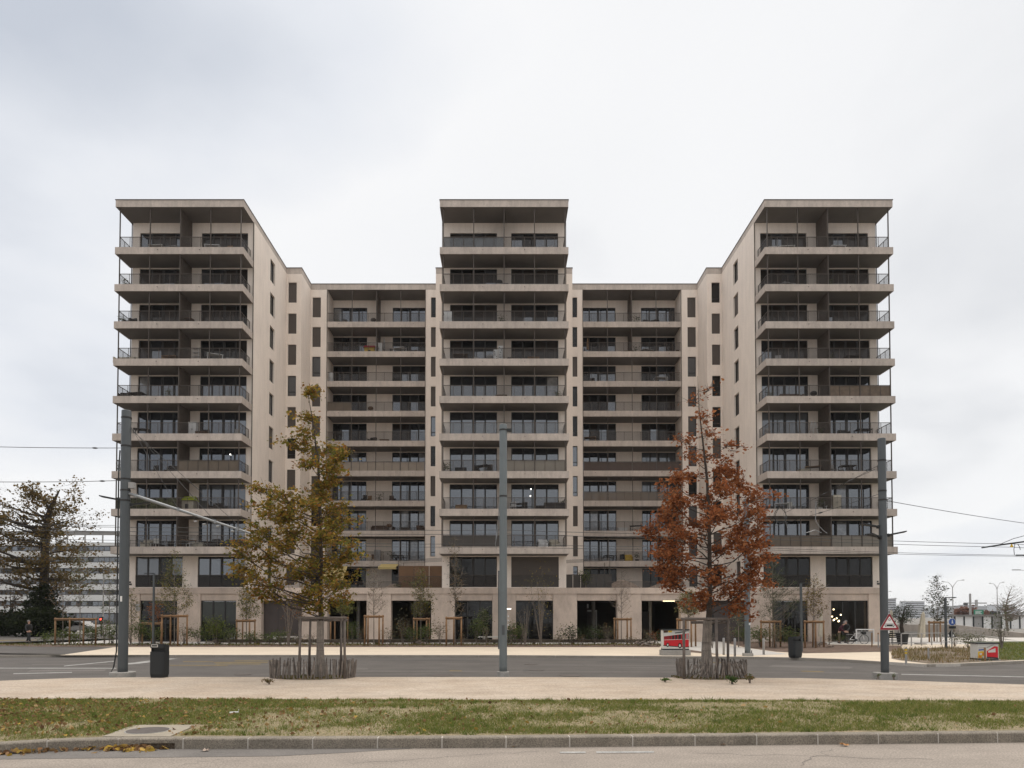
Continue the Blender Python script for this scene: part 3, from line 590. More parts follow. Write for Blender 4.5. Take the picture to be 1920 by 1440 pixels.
# ---- balconies
_sm = {}
def shared(key, fn):
    if key not in _sm: _sm[key] = fn()
    return _sm[key]
def balcony(kind, side, k):
    """k = 0 lowest slab .. 8 top"""
    z = Z0+FH*k
    pan = {}      # exceptional panels
    if kind == 'tower':
        xa, xb = {'left': (-XO,-XI), 'central': (-XC,XC), 'right': (XI,XO)}[side]; ya, yb = Y0, YW-.003
    else:
        xa, xb = {'left': (-17.41,-7.77), 'right': (7.77,17.41)}[side]; ya, yb = YR-.03, YB-.003
    w = xb-xa
    sl_ = link('balcony', shared(('slab',kind,side), lambda: MB().box(xa+.05,xb-.05,ya+.06,yb,-ST+.02,-.10).mesh('balcony','soffit_shaded')), None, (0,0,z)); bp(sl_)
    # fascia pieces with open joints
    cuts = [xa, xa+w*.25, xa+w*.75, xb] if k % 3 != 1 else [xa, xa+w*.5, xb]
    for a, b in zip(cuts, cuts[1:]):
        key = ('fascia', round(b-a,3), a == xa, b == xb)
        me = shared(key, lambda: MB().box(0 if a == xa else .006, (b-a) if b == xb else (b-a)-.006, 0, .06, -ST, 0).mesh('fascia_panel','slab'))
        link('fascia_panel', me, sl_, (a, ya, 0))
    if kind == 'tower':
        me = shared('fascia_end', lambda: MB().box(0,.05,.062,YW-Y0-.004,-ST,0).mesh('fascia_panel','slab'))
        link('fascia_panel', me, sl_, (xa, ya, 0)); link('fascia_panel', me, sl_, (xb-.05, ya, 0))
    for f in ((.335,.66) if kind == 'tower' else (.12,.88)):
        me = shared('spout', lambda: MB().tube((0,.02,0),(0,-.07,-.01),.026,.026,8).mesh('drain_spout','darkframe')); link('drain_spout', me, sl_, (xa+w*f, ya, -.22 if kind == 'tower' else -.2))
    # railing: posts, rails, slats and infill panels bay by bay
    in_ = .27 if kind == 'tower' else .02; yp = ya+(.20 if kind == 'tower' else .12)
    xs = [xa+in_+(w-2*in_)*i/4 for i in range(5)]
    top = (ZT-ST-z) if k == 8 else FH-ST
    if kind == 'tower' or True:
        ps = xs if kind == 'tower' else xs[1:4]
        for i, x in enumerate(ps):
            r = .035 if kind == 'tower' else .03
            me = shared(('post', round(top,2), r), lambda: MB().box(-r,r,-r,r,-.1,top+.03).mesh('post','bronze'))
            p = link('post', me, sl_, (x, yp, 0))
    hr = .88
    fr = MB().box(xs[0],xs[-1],yp-.022,yp+.022,hr,hr+.04).box(xs[0],xs[-1],yp-.012,yp+.012,-.06,-.03)
    for i in range(4):
        for j in (1,2):
            x = xs[i]+(xs[i+1]-xs[i])*j/3; fr.box(x-.016,x+.016,yp-.012,yp+.012,-.1,hr)
    if kind == 'tower':
        for x in (xs[0], xs[-1]):
            fr.box(x-.02,x+.02,yp,yb-.03,hr,hr+.04).box(x-.02,x+.02,yb-.05,yb-.02,-.1,hr+.04)
            for j in (1,2): y = yp+(yb-yp)*j/3; fr.box(x-.012,x+.012,y-.016,y+.016,-.1,hr)
    link('railing', shared(('rail',kind,side), lambda: fr.mesh('railing','bronze')), sl_, (0,0,0))
    for i in range(4):
        m_ = PANELS.get((kind, side, 8-k, i), 'meshpanel'); bw = xs[i+1]-xs[i]
        me = shared(('panel', round(bw,3), m_), lambda: MB().box(.04,bw-.04,0,.008,-.02,hr-.01).mesh('railing_panel', m_))
        link('railing_panel', me, sl_, (xs[i], yp+.016, 0))
    if kind == 'tower':
        for i, x in enumerate((xs[0], xs[-1])):
            m_ = PANELS.get((kind, side, 8-k, 'se'[i]+'nd'), 'meshpanel')
            me = shared(('panel_end', m_), lambda: MB().box(0,.008,.06,yb-yp-.06,-.02,hr-.01).mesh('railing_panel', m_)); link('railing_panel', me, sl_, (x, yp, 0))
    # slatted privacy screen in the middle
    if (kind == 'tower') or k >= 7:
        xm = (xa+xb)/2; sc = link('privacy_screen', shared(('scr',kind,round(top,2)), lambda: MB().box(-.018,.018,.12,yb-yp-.02,0,top).mesh('privacy_screen','screenwood')), sl_, (xm, yp, 0))
    return sl_
PANELS = {}
def setp(kind, side, r, bays, m):
    for b in bays: PANELS[(kind, side, r, b)] = m
setp('tower','central',0,(0,1),'glasspanel'); setp('tower','central',6,(2,3,'end'),'opaquebeige2'); setp('tower','central',8,(0,1),'opaquedark'); setp('tower','central',5,(0,1,2,3),'clearpanel')
setp('tower','left',7,(0,1),'camouflage'); setp('tower','left',6,(2,3),'opaquemid'); setp('tower','right',4,(2,3),'opaquewood'); setp('tower','right',8,(2,3,'end'),'opaquebeige2'); setp('tower','right',8,(0,1),'opaquemid')
setp('loggia','left',5,(0,1,2,3),'opaquebeige'); setp('loggia','right',5,(0,1,2,3),'opaquebrown'); setp('loggia','right',6,(0,1,2,3),'beigehalf'); setp('loggia','left',3,(0,),'opaquemid')
for side in ('left','central','right'):
    for k in range(9): balcony('tower', side, k)
for side in ('left','right'):
    for k in range(9): balcony('loggia', side, k)
# metal corner trims that run up the tower corners
for x, y in ((-20.49,YW-.04),(20.49,YW-.04),(-30.44,YW-.04),(30.44,YW-.04),(-5.05,YW-.04),(5.05,YW-.04),(-17.43,YR-.02),(17.43,YR-.02),(-7.75,YR-.02),(7.75,YR-.02)):
    o = MB().box(x-.025,x+.025,y-.03,y+.03,Z0 if abs(y-YW) < 1 else ZL1, ZT-ST-.002).build('corner_trim','bronze'); bp(o)
# ---- podium: pillars, lintels, ledge
OP = [(-29.37,-26.35),(-24.47,-21.6),(-19.55,-16.3),(-14.25,-11.08),(-9.12,-5.88),(-3.95,-.95)]
OP = OP+[(-b,-a) for a, b in OP[::-1]]
YP = YW-.10
edges = [-30.42]+[v for o in OP for v in o]+[30.42]
for i in range(0, len(edges), 2):
    a, b = edges[i], edges[i+1]
    bp(MB().bbox(a, b, YP, YP+.75, PAV-.1, ZL0-.006, .012).build('pillar', 'podium'))
for i, (a, b) in enumerate(OP):
    bp(MB().box(a+.02, b-.02, YP+.07, YP+.7, ZLI, ZL0-.02).build('lintel', 'podium'))
n_ = 12
for i in range(n_):
    a = -30.45+60.9*i/n_; b = -30.45+60.9*(i+1)/n_
    bp(MB().box(a+.005, b-.005, YP-.06, YP+.9, ZL0, ZL1).build('ledge', 'podium'))
bp(MB().box(-30.3,30.3,YP+.9,85,ZL0+.05,ZL1-.01).build('podium_roof','roofgrey'))
# fillings of the openings
def shop(a, b, n, m='glassdark', trans=None, y=YP+.22):
    o = link('window', frame_mesh(b-a, ZLI-PAV-.02, n, 0, trans), None, ((a+b)/2, y, PAV+.01)); bp(o)
    for i in range(n):
        pw = (b-a)/n; link('pane', pane_mesh(pw-.10, ZLI-PAV-.15, m), o, (-(b-a)/2+pw*(i+.5), 0, .06))
    return o
mat('glassgreen', (.022,.025,.018), .05, .4, .8, ior=1.45)
shop(*OP[0], 3); shop(*OP[1], 3, 'glassgreen'); shop(*OP[5], 3, 'glassdark', 2.05); shop(*OP[6], 3, 'glassdark', 2.05); shop(*OP[10], 3, 'glassdark', 2.2)
# café: clear panes in front of a dim room
meshmat('cafeglass', (.01,.01,.01), .0); MT['cafeglass'].node_tree.nodes['Principled BSDF'].inputs['IOR'].default_value = 1.6
t_ = MT['cafeglass'].node_tree; fz = N(t_, 'ShaderNodeFresnel'); fz.inputs[0].default_value = 1.7; ms_ = [x for x in t_.nodes if x.type == 'MIX_SHADER'][0]; inv = N(t_, 'ShaderNodeMath', operation='SUBTRACT'); inv.inputs[0].default_value = .96; t_.links.new(fz.outputs[0], inv.inputs[1]); t_.links.new(inv.outputs[0], ms_.inputs[0])
t_.nodes['Principled BSDF'].inputs['Roughness'].default_value = .03
shop(*OP[11], 3, 'cafeglass', None)
bp(MB().box(25.9,30.2,59.9,60,PAV,ZL0).box(25.8,25.9,55.75,60,PAV,ZL0).box(30.2,30.3,55.75,60,PAV,ZL0).box(25.9,30.2,55.75,60,ZLI+.02,ZLI+.1).build('cafe_room','interior'))
for i in (2, 9):
    a, b = OP[i]; o = bp(MB().box(a,b,YP+.55,YP+.62,PAV,ZLI).build('door_panel','panelbrown'))
    for f in (.36,.68): link('panel_joint', MB().box(a+(b-a)*f-.008,a+(b-a)*f+.008,YP+.54,YP+.549,PAV,ZLI).mesh('panel_joint','black'), o)
a, b = OP[9]; bp(MB().box(a+.02,a+.75,YP+.5,YP+.54,PAV,2.3).build('door','black'))
# covered passages
for s in (-1, 1):
    xa, xb = sorted((s*4.6, s*15.4))
    m = MB().box(xa,xb,69.9,70,PAV,ZL0).box(xa-.1,xa,YP+.7,70,PAV,ZL0).box(xb,xb+.1,YP+.7,70,PAV,ZL0).box(xa,xb,YP+.76,70,ZLI+.2,ZLI+.3)
    bp(m.build('passage', 'interior'))
    for x, y in ((s*12.6,59),(s*12.6,64),(s*7.9,60.5),(s*6.6,64)): bp(MB().tube((x,y,PAV),(x,y,ZLI+.2),.16,.16,12).build('column','concrete'))
bp(MB().box(12.0,12.06,56.5,62,PAV,2.6).build('wall','interior'))
o = bp(MB().box(13.1,14.0,55.9,56.3,ZLI-.03,ZLI+.04).build('ceiling_light','lampwarm'))
bp(MB().box(11.12,14.2,YP+.72,YP+.78,ZLI-.02,ZLI+.06).build('door_rail','white'))
bp(MB().box(-14.2,-11.12,YP+.72,YP+.78,ZLI-.02,ZLI+.06).build('door_rail','greymetal'))
m = MB().box(7.6,8.3,62,62.06,PAV,2.6); bp(m.build('door','panelbrown')); bp(MB().box(8.3,8.42,61.95,62.05,PAV,2.75).box(7.55,8.3,61.95,62.05,2.6,2.75).build('door_frame','white'))
bp(MB().box(7.5,7.65,61.8,61.9,2.9,3.3).build('sign_plate','white'))
# café pendant lamps
for x, y, z in ((27.75,57.5,2.75),(27.6,57.2,1.85),(27.85,57.6,1.9),(28.0,57.1,1.8),(28.15,57.8,2.0),(27.95,58.2,2.15),(28.05,57.3,1.75),(28.3,57.4,2.3)):
    o = thing('pendant_lamp', 'small warm glowing bulb hanging inside the corner café', 'lamp', (x,y,z), 0, 'bulbs hanging in the café')
    MB().ball((0,0,0),.06,n=8,m=5).build('bulb','lampwarm',o); MB().tube((0,0,.05),(0,0,ZLI+.02-z),.006,.006,4).build('cord','black',o)
bp(MB().box(21.55,21.6,56.2,60,PAV,ZL0).build('wall','interior'))
# wall lamps and room lamps that show
for (px, py, Y, lab) in ((431.5,852,YW+.05,'lit ceiling lamp seen through the right window of the left tower'),(995.5,917,YW+.05,'upper lit lamp in a window right of the middle pole'),(994.5,930,YW+.05,'lower lit lamp in a window right of the middle pole')):
    p = AT(px, py, Y); o = thing('room_lamp', lab, 'lamp', p); MB().ball((0,0,0),.05,n=8,m=5).build('bulb','lampwhite',o); MB().tube((0,0,.05),(0,0,.3),.006,.006,4).build('cord','black',o)
# first-storey terrace on the podium between the towers
for s, side in ((-1,'left'),(1,'right')):
    xa, xb = sorted((s*5.1, s*9.0))
    o = thing('terrace_fence', 'dark slatted fence on the %s terrace beside the central tower' % side if s > 0 else 'rust orange screen fence on the left terrace beside the central tower', 'fence', ((xa+xb)/2, 57, ZL1))
    if s > 0:
        for i in range(6):
            w_ = (xb-xa)/6; link('panel', MB().box(-w_/2+.02,w_/2-.02,0,.03,.05,1.15).mesh('panel','opaquedark'), o, (-(xb-xa)/2+w_*(i+.5),0,0))
        MB().box(-(xb-xa)/2,(xb-xa)/2,-.03,.0,1.15,1.2).build('rail','bronze',o)
    else:
        for i in range(3):
            w_ = (xb-xa)/3; link('panel', MB().box(-w_/2+.02,w_/2-.02,0,.03,.05,2.0).mesh('panel','rust'), o, (-(xb-xa)/2+w_*(i+.5),1.2,0))
        for i in range(3):
            w_ = (xb-xa)/3; link('railing_panel', MB().box(-w_/2+.02,w_/2-.02,0,.01,.05,1.0).mesh('railing_panel','meshpanel'), o, (-(xb-xa)/2+w_*(i+.5),-.4,0))
        MB().box(-(xb-xa)/2,(xb-xa)/2,-.43,-.39,1.0,1.04).build('rail','bronze',o)
    # wire pergola
    o = thing('pergola', 'thin dark steel pergola frame on the %s terrace by the central tower' % side, 'pergola', (s*7.0,57.4,ZL1))
    for x in (-1.9,1.9):
        for y in (0,3): MB().box(x-.025,x+.025,y-.025,y+.025,0,2.45+.15*(x*-s > 0)).build('post','bronze',o)
    for y in (0,1,2,3): MB().tube((-2.1,y,2.4+(.2 if s<0 else -.0)*0),(2.1,y,2.62-.0),.016,.016,5).build('beam','bronze',o)
    o = thing('terrace_railing', 'low dark railing along the %s terrace edge' % side, 'railing', (s*13.4,55.9,ZL1))
    MB().box(-5.0,5.0,-.015,.015,.52,.55).build('rail','bronze',o)
    for i in range(5): link('railing_panel', MB().box(-.96,.96,-.006,.006,.02,.5).mesh('railing_panel','meshpanel'), o, (-4+2*i,0,0))
for px0, px1, ytop, Y, lab in ((715,765,1094.5,60,'low sandy mound on the left terrace'),(1128,1205,1088,60,'tall sandy mound on the right terrace'),(1205,1290,1093,61,'wide sandy mound on the right terrace by the red tree')):
    a, b = AT(px0,1100,Y), AT(px1,1100,Y); zt = AT(px0,ytop,Y).z
    m = MB(); w_ = (b.x-a.x)/2; prof = [(w_*1.1,0),(w_*.8,(zt-ZL1)*.35),(w_*.4,(zt-ZL1)*.8),(w_*.15,(zt-ZL1))]
    tag(link('soil_mound', m.lathe(prof,18).mesh('soil_mound','logs',True), None, ((a.x+b.x)/2,Y,ZL1)), lab, 'mound')
for px0, px1, y0, y1, lab in ((715,748,1058,1064,'flat yellow awning above the left terrace'),(608,652,1062,1085,'sloping yellow awning behind the yellow tree')):
    a, b = AT(px0,y0,66.2), AT(px1,y0,66.2); c = AT(px0,y1,64.6).z
    o = thing('awning', lab, 'awning', (a.x, 66.2, a.z))
    MB().add([(0,0,0),(b.x-a.x,0,0),(b.x-a.x,-1.8,c-a.z),(0,-1.8,c-a.z),(0,0,.03),(b.x-a.x,0,.03),(b.x-a.x,-1.8,c-a.z+.03),(0,-1.8,c-a.z+.03)], [(0,1,2,3),(7,6,5,4),(3,2,6,7),(0,3,7,4),(1,5,6,2)]).build('canopy','awning',o)
    MB().add([(0,-1.8,c-a.z-.18),(b.x-a.x,-1.8,c-a.z-.18),(b.x-a.x,-1.81,c-a.z+.02),(0,-1.81,c-a.z+.02)], [(0,1,2,3)]).build('valance','awning',o)
    MB().tube((0,.05,.05),(b.x-a.x,.05,.05),.05,.05,8).build('roller','greymetal',o)
# ================================================================ STREET FURNITURE
def pole(px, py, ptop, wpx, m, label, z=0.15, oct_=False):
    x, y = G(px, py, z); s = y/FPX; r = wpx*s/2; h = AT(px, ptop, y).z-z
    o = thing('catenary_pole', label, 'pole', (x, y, z))
    MB().lathe([(r*1.02,.1),(r,.3),(r*.99,h-.02),(r*.93,h)], 28).build('shaft', m, o, True)
    return o, x, y, r, h, s
def band(o, z, r, m='darkframe'): MB().lathe([(r*1.0,0),(r*1.05,.0),(r*1.05,.05),(r*1.0,.05)], 24, (0,0,z)).build('clamp_band', m, o)
def plate_lamp(o, z, r, dx, dy, L=.62, side=1):
    a = math.atan2(dy, dx); m = MB()
    m.add([(0,-.05,-.02),(L,-.16,.0),(L,.16,.0),(0,.05,-.02),(0,-.05,.03),(L,-.16,.035),(L,.16,.035),(0,.05,.03)], [(0,3,2,1),(4,5,6,7),(0,1,5,4),(1,2,6,5),(2,3,7,6),(3,0,4,7)])
    l = m.build('lamp_head', 'darkgrey', o); l.location = (math.cos(a)*r, math.sin(a)*r, z); l.rotation_euler = (0, R(-9), a)
    link('bracket', MB().box(-.05,.06,-.05,.05,-.05,.05).mesh('bracket','darkgrey'), l)
WIRE = []
def wire(p, q, label, r=.011, sag=.12, ins=()):
    pts = [Vector(p).lerp(Vector(q), t/16)-Vector((0,0,4*sag*(t/16)*(1-t/16))) for t in range(17)]
    m = MB().path(pts, r, 5)
    for t in ins:
        c = Vector(p).lerp(Vector(q), t)-Vector((0,0,4*sag*t*(1-t))); d = (Vector(q)-Vector(p)).normalized(); m.path([c-d*.12, c-d*.03, c+d*.03, c+d*.12], [.01,.03,.03,.01], 6)
    return tag(m.build('overhead_wire', 'wire'), label, 'wire')
# left pole with its boom
o, x, y, r, h, s = pole(230,1268,770,17.3,'polegrey','tall dark grey steel pole at the left carrying the sloping boom')
PL = (x, y)
b_ = MB().lathe([(.40,-.06),(.40,.13),(.385,.15)], 20).build('concrete_base','concrete',o)
for py in (785,838,900,921,940): band(o, AT(230,py,y).z-.15, r)
zz = lambda py: AT(230,py,y).z-.15
MB().path([(-r-.02,-.05,zz(845)),(-r-.05,-.05,zz(880)),(-r-.04,-.06,zz(1100)),(-r-.03,-.06,zz(1220)),(-r-.12,-.06,.3),(-r-.22,-.05,.12)], .022, 6).build('cable','darkgrey',o)
plate_lamp(o, zz(938), r, -1, -.15, .62); plate_lamp(o, zz(946), r, 1, .45, .62)
MB().box(r-.02,r+.16,-.08,.08,zz(916),zz(905)).build('bracket','greymetal',o)
MB().box(-.03,.03,-r-.012,-r+.01,zz(1128),zz(1118)).build('sticker','white',o)
bm0 = Vector((r, -.02, zz(926))); e1 = AT(470,1000,y-1.2); bm1 = Vector((e1.x-x, e1.y-y, e1.z-.15))
m = MB().path([bm0, bm0.lerp(bm1,.5), bm0.lerp(bm1,.52), bm0.lerp(bm1,.8), bm1], [.055,.05,.042,.036,.03], 10).build('boom','galv',o)
for t in (.06,.42,.72,.9): 
    c = bm0.lerp(bm1, t); MB().box(c.x-.03,c.x+.03,c.y-.05,c.y+.05,c.z-.05,c.z+.07).build('clamp','galv',o)
MB().path([bm0.lerp(bm1,.60), bm0.lerp(bm1,.56)-Vector((0,0,.08)), bm0.lerp(bm1,.545)-Vector((0,0,.25))], .014, 5).build('hanger','darkgrey',o)
for t in (.56,.63,.74,.86):
    c = bm0.lerp(bm1,t)+Vector((0,0,-.2 if t<.7 else -.12)); MB().path([c-Vector((.05,0,0)),c+Vector((.05,0,0))],[.03,.03],6).build('insulator','galv',o)
for i, (t, pyy) in enumerate(((.42,800),(.72,802),(.96,805))):
    c = bm0.lerp(bm1,t); MB().path([(r,0,zz(pyy)), c], .008, 4).build('stay_wire','wire',o)
# middle pole
o, x, y, r, h, s = pole(943.5,1266,796,14.5,'polemid','slim blue grey steel pole standing right in front of the central tower'); PC = (x, y)
MB().lathe([(.21,-.06),(.21,.12),(.20,.13)], 20).build('concrete_base','concrete',o)
zz = lambda py: AT(944,py,y).z-.15
for py in (808,932): band(o, zz(py), r)
MB().box(r-.01,r+.15,-.05,.05,zz(809),zz(804)).build('bracket','darkgrey',o)
MB().box(-.05,.05,-r-.006,-r+.02,zz(1190),zz(1172)).build('service_hatch','polegrey',o)
MB().path([(-r,0,zz(945)),(-r-.02,0,zz(960)),(-r-.06,0,zz(1000)),(-r-.14,0,zz(1020)),(-r-.1,0,zz(1030))], .012, 5).build('cable_tail','galv',o)
MB().path([(-r,0,zz(950)),(-r-.05,0,zz(990)),(-r-.12,0,zz(1012)),(-r-.07,.02,zz(985))], .01, 5).build('cable_tail','galv',o)
# right pole with the warning sign
o, x, y, r, h, s = pole(1659.5,1270,822,14.2,'polegrey','tall grey steel pole at the right carrying a red triangular sign'); PR = (x, y)
MB().bbox(-.30,.30,-.25,.25,-.06,.16,.02).build('concrete_base','concrete',o)
zz = lambda py: AT(1660,py,y).z-.15
for py in (865,922,939): band(o, zz(py), r)
plate_lamp(o, zz(988), r, -1, .1, .58); plate_lamp(o, zz(1008), r, -1, -.35, .5); plate_lamp(o, zz(1004), r, 1, -.3, .55)
sg = thing('warning_sign', 'red and white triangular tram warning sign on the right pole', 'sign', (AT(1662,1165,y).x, y-r-.05, AT(1662,1166,y).z))
u = y/FPX
def tri(w, hh, zb, n=5, rc=2.2):
    c = [(-w/2,zb),(w/2,zb),(0,zb+hh)]; pts = []
    cen = (0, zb+hh/3)
    for i in range(3):
        p = Vector(c[i]); a = (Vector(c[i-1])-p).normalized(); b = (Vector(c[(i+1)%3])-p).normalized(); q = rc*u
        for k in range(n+1):
            t = k/n; pts.append(tuple((p+a*q).lerp(p, t).lerp(p.lerp(p+b*q, t), t)))
    return pts
MB().vprism(tri(39*u,32.5*u,-15.5*u,rc=3.5), 0, .018).build('back_plate','greymetal',sg)
MB().vprism(tri(36.5*u,30.5*u,-14.4*u,rc=3), -.004, -.001).build('red_border','signred',sg)
MB().vprism(tri(26*u,21.6*u,-11.0*u,rc=1), -.008, -.005).build('white_field','white',sg)
pm = MB(); U = u
pm.box(-9*U,9*U,-.011,-.009,-8.3*U,-7.4*U).box(-9*U,-7.6*U,-.011,-.009,-7.4*U,-5.2*U).box(-5.8*U,5.8*U,-.011,-.009,-7.4*U,-5.0*U).box(7.6*U,9*U,-.011,-.009,-7.4*U,-5.2*U).box(-9*U,9*U,-.011,-.009,-4.2*U,-3.4*U).box(-7.7*U,-6.6*U,-.011,-.009,-9.4*U,-8.3*U).box(6.6*U,7.7*U,-.011,-.009,-9.4*U,-8.3*U)
pm.build('tram_symbol','black',sg)
pm = MB()
for k in range(14):
    a, b = 2*math.pi*k/14, 2*math.pi*(k+1)/14; q0, q1 = 1.3*U, 2.2*U; zc_ = 4.2*U
    pm.add([(q0*math.cos(a),-.010,zc_+q0*math.sin(a)),(q1*math.cos(a),-.010,zc_+q1*math.sin(a)),(q1*math.cos(b),-.010,zc_+q1*math.sin(b)),(q0*math.cos(b),-.010,zc_+q0*math.sin(b))],[(0,1,2,3)])
pm.build('ring_symbol','black',sg)
MB().box(-2.2*U,-.4*U,-.01,.02,-21*U,-16*U).build('tag','white',sg)
# pole across the street
o, x, y, r, h, s = pole(1402,1230,936,10.6,'polemid','blue grey steel pole across the street behind the red tree', PAV)
PF = (x, y); MB().bbox(-.23,.23,-.2,.2,-.06,.16,.02).build('concrete_base','concrete',o)
zz = lambda py: AT(1402,py,y).z-PAV
MB().path([(r,0,zz(955)),(r+.15,0,zz(950)),(r+.3,0,zz(962))], .02, 5).build('bracket','darkgrey',o)
for dx in (-.16,.16): MB().tube((dx,-.12,.16),(dx,-.12,.3),.025,.02,6).build('anchor_bolt','darkgrey',o)
MB().box(.02,.1,-r-.01,-r+.01,zz(1172),zz(1168)).build('sticker','white',o)
# wires, spans and hangers
wl_ = lambda px, py, Y: AT(px, py, Y)
wire(wl_(-60,836.5,23.2), (PL[0]-.16,PL[1],AT(230,840,PL[1]).z), 'span wire from the left pole out of the picture, the upper one', sag=.02, ins=(.83,))
wire(wl_(-60,903,23.2), (PL[0]-.16,PL[1],AT(230,901,PL[1]).z), 'span wire from the left pole out of the picture, the lower one', sag=.03, ins=(.88,))
wire((PR[0]+.15,PR[1],AT(1660,939,PR[1]).z), wl_(1990,990,30), 'sloping span wire running right from the right pole', sag=.05)
# contact wires above the road
for k, (ya, yb, yc, Y, lab) in enumerate(((993,993.5,1020,27,'front contact wire over the road'),(1001,1001,1026,27.6,'second contact wire over the road'),(1018,1020,1041,31.5,'third contact wire over the road'),(1023,1026,1043,32.1,'rear contact wire over the road'))):
    pts = [AT(-120,ya-12,Y-1), AT(470,ya-3,Y), AT(945,yb,Y), AT(1400,(yb*.45+yc*.55)-6,Y), AT(1900,yc,Y+1), AT(2100,yc+5,Y+1.6)]
    m = MB()
    seg = []
    for i in range(len(pts)-1):
        for t in range(6): seg.append(pts[i].lerp(pts[i+1], t/6)-Vector((0,0,.05*4*(t/6)*(1-t/6))))
    m.path(seg+[pts[-1]], .010, 5); tag(m.build('overhead_wire','wire'), lab, 'wire')
wire(AT(0,975,52), AT(215,985,40), 'uppermost thin wire by the oak', .012); wire(AT(100,990,48), AT(225,997,36), 'thin wire below it by the oak behind the left pole', .012)
wire(AT(1655,868,PR[1]), AT(1470,962,27), 'diagonal feeder wire to the left of the right pole, upper', .008, .05, (.3,.55)); wire(AT(1655,924,PR[1]), AT(1400,1000,28.5), 'diagonal feeder wire to the left of the right pole, lower', .008, .05, (.4,)); wire(AT(1640,880,25), AT(1560,915,27), 'short diagonal feeder wire before the right tower', .008, .02, (.5,))
m = MB()
for k in range(2):
    c = AT(1464,966,27); seg = [c+Vector((math.cos(a)*(.22+.02*k), .1*math.sin(a*2+k), math.sin(a)*(.28+.03*k))) for a in [2*math.pi*i/16+k for i in range(17)]]; m.path(seg, .012, 5)
tag(m.build('cable_coil','darkgrey'), 'coiled spare cable hanging on the wires before the right tower', 'cable')
m = MB().path([AT(1530,940,27), AT(1529,975,27), AT(1534,985,27), AT(1545,996,27), AT(1551,1000,27)], .014, 5).path([AT(1512,999,27), AT(1528,994,27), AT(1540,999,27)], .016, 5).path([AT(1454,990,27),AT(1464,945,27),AT(1476,990,27)],.010,5)
tag(m.build('wire_hanger','galv'), 'bent metal wire hangers in front of the lower balconies of the right tower', 'hanger')
# hardware at the right edge
o = thing('wire_crossing', 'dark trolley wire crossing with yellow warning tag at the right edge', 'wire fitting', AT(1900,1020,27))
c = lambda px, py: AT(px,py,27)-AT(1900,1020,27)
MB().path([c(1841,1027),c(1880,1021),c(1925,1015)], [.03,.035,.035], 6).build('arm','darkgrey',o)
MB().path([c(1876,1020),c(1900,1010),c(1930,1002)], .012, 5).build('stay','wire',o)
MB().vprism([(c(1893,1026).x,c(1893,1026).z),(c(1900,1026).x,c(1900,1026).z),(c(1896.5,1019).x,c(1896.5,1019).z)], -.02, 0).build('warning_tag','yellow',o)
MB().path([c(1903,1020),c(1901,1030),c(1902,1041)], .012, 5).path([c(1908,1020),c(1912,1026),c(1913,1031)], .012, 5).build('jumper_cable','wire',o)
MB().path([c(1905,1041),c(1925,1041)], .03, 6).build('insulator','darkgrey',o)
# ---- litter bins
def bin_(px, py, w, ptop, label, rz, z, near):
    x, y = G(px, py, z); W_ = w*y/FPX; H_ = AT(px, ptop, y).z-z
    o = thing('litter_bin', label, 'litter bin', (x, y, z), rz)
    d = W_*.8; n = 6; pts = []
    rr = W_*.16
    for cx_, cy_, a0 in ((W_/2-rr,d/2-rr,0),(-W_/2+rr,d/2-rr,90),(-W_/2+rr,-d/2+rr,180),(W_/2-rr,-d/2+rr,270)):
        for k in range(n+1): a = R(a0+90*k/n); pts.append((cx_+rr*math.cos(a), cy_+rr*math.sin(a)))
    hb = H_*.77
    m = MB(); N_ = len(pts)
    sc = lambda f, z_: [(px_*f, py_*f, z_) for px_, py_ in pts]
    vs = sc(.90,0)+sc(.93,.05)+sc(1,.13)+sc(1,hb); fs = [tuple(range(N_-1,-1,-1))]+[(i*N_+k,i*N_+(k+1)%N_,(i+1)*N_+(k+1)%N_,(i+1)*N_+k) for i in range(3) for k in range(N_)]
    fs.append(tuple(range(3*N_,4*N_))); m.add(vs, fs).build('body','darkgrey',o,False)
    # hood: sides and top with an open mouth at the front
    m = MB(); t = .02
    m.box(-W_/2+.01,-W_/2+.04,-d/2+.1,d/2-.05,hb,H_*.955).box(W_/2-.04,W_/2-.01,-d/2+.1,d/2-.05,hb,H_*.955).box(-W_/2+.03,W_/2-.03,d/2-.05,d/2-.02,hb,H_*.955)
    m.build('hood_side','darkgrey',o)
    MB().box(-W_/2+.05,W_/2-.05,-d/2+.14,d/2-.06,hb+.005,H_*.88).build('mouth','black',o)
    tp = MB(); tp.add(sc(.99,H_*.88)+[(a*.99, b*.99, H_*(.955+.045*(-b/d+.5))) for a, b in pts], [tuple(range(N_-1,-1,-1)), tuple(range(N_,2*N_))]+[(k,(k+1)%N_,N_+(k+1)%N_,N_+k) for k in range(N_)])
    tp.build('lid','darkgrey',o)
    if near:
        x0_, x1_ = -W_*.36, W_*.08; z0_, z1_ = H_*.905, H_*.985; fr = MB(); q = -d/2-.004; b_=.018
        fr.box(x0_,x1_,q,q+.02,z0_,z0_+b_).box(x0_,x1_,q,q+.02,z1_-b_,z1_).box(x0_,x0_+b_,q,q+.02,z0_+b_,z1_-b_).box(x1_-b_,x1_,q,q+.02,z0_+b_,z1_-b_)
        fr.build('ashtray_frame','offwhite',o); MB().box(x0_+b_,x1_-b_,q+.004,q+.02,z0_+b_,z1_-b_).build('ashtray','black',o)
    return o
bin_(299,1270,28,1207,'large dark grey litter bin with ashtray beside the left pole',R(-2),.15,True)
bin_(1491,1233,21,1193,'small dark litter bin with slanted lid across the street',R(24),PAV,False)
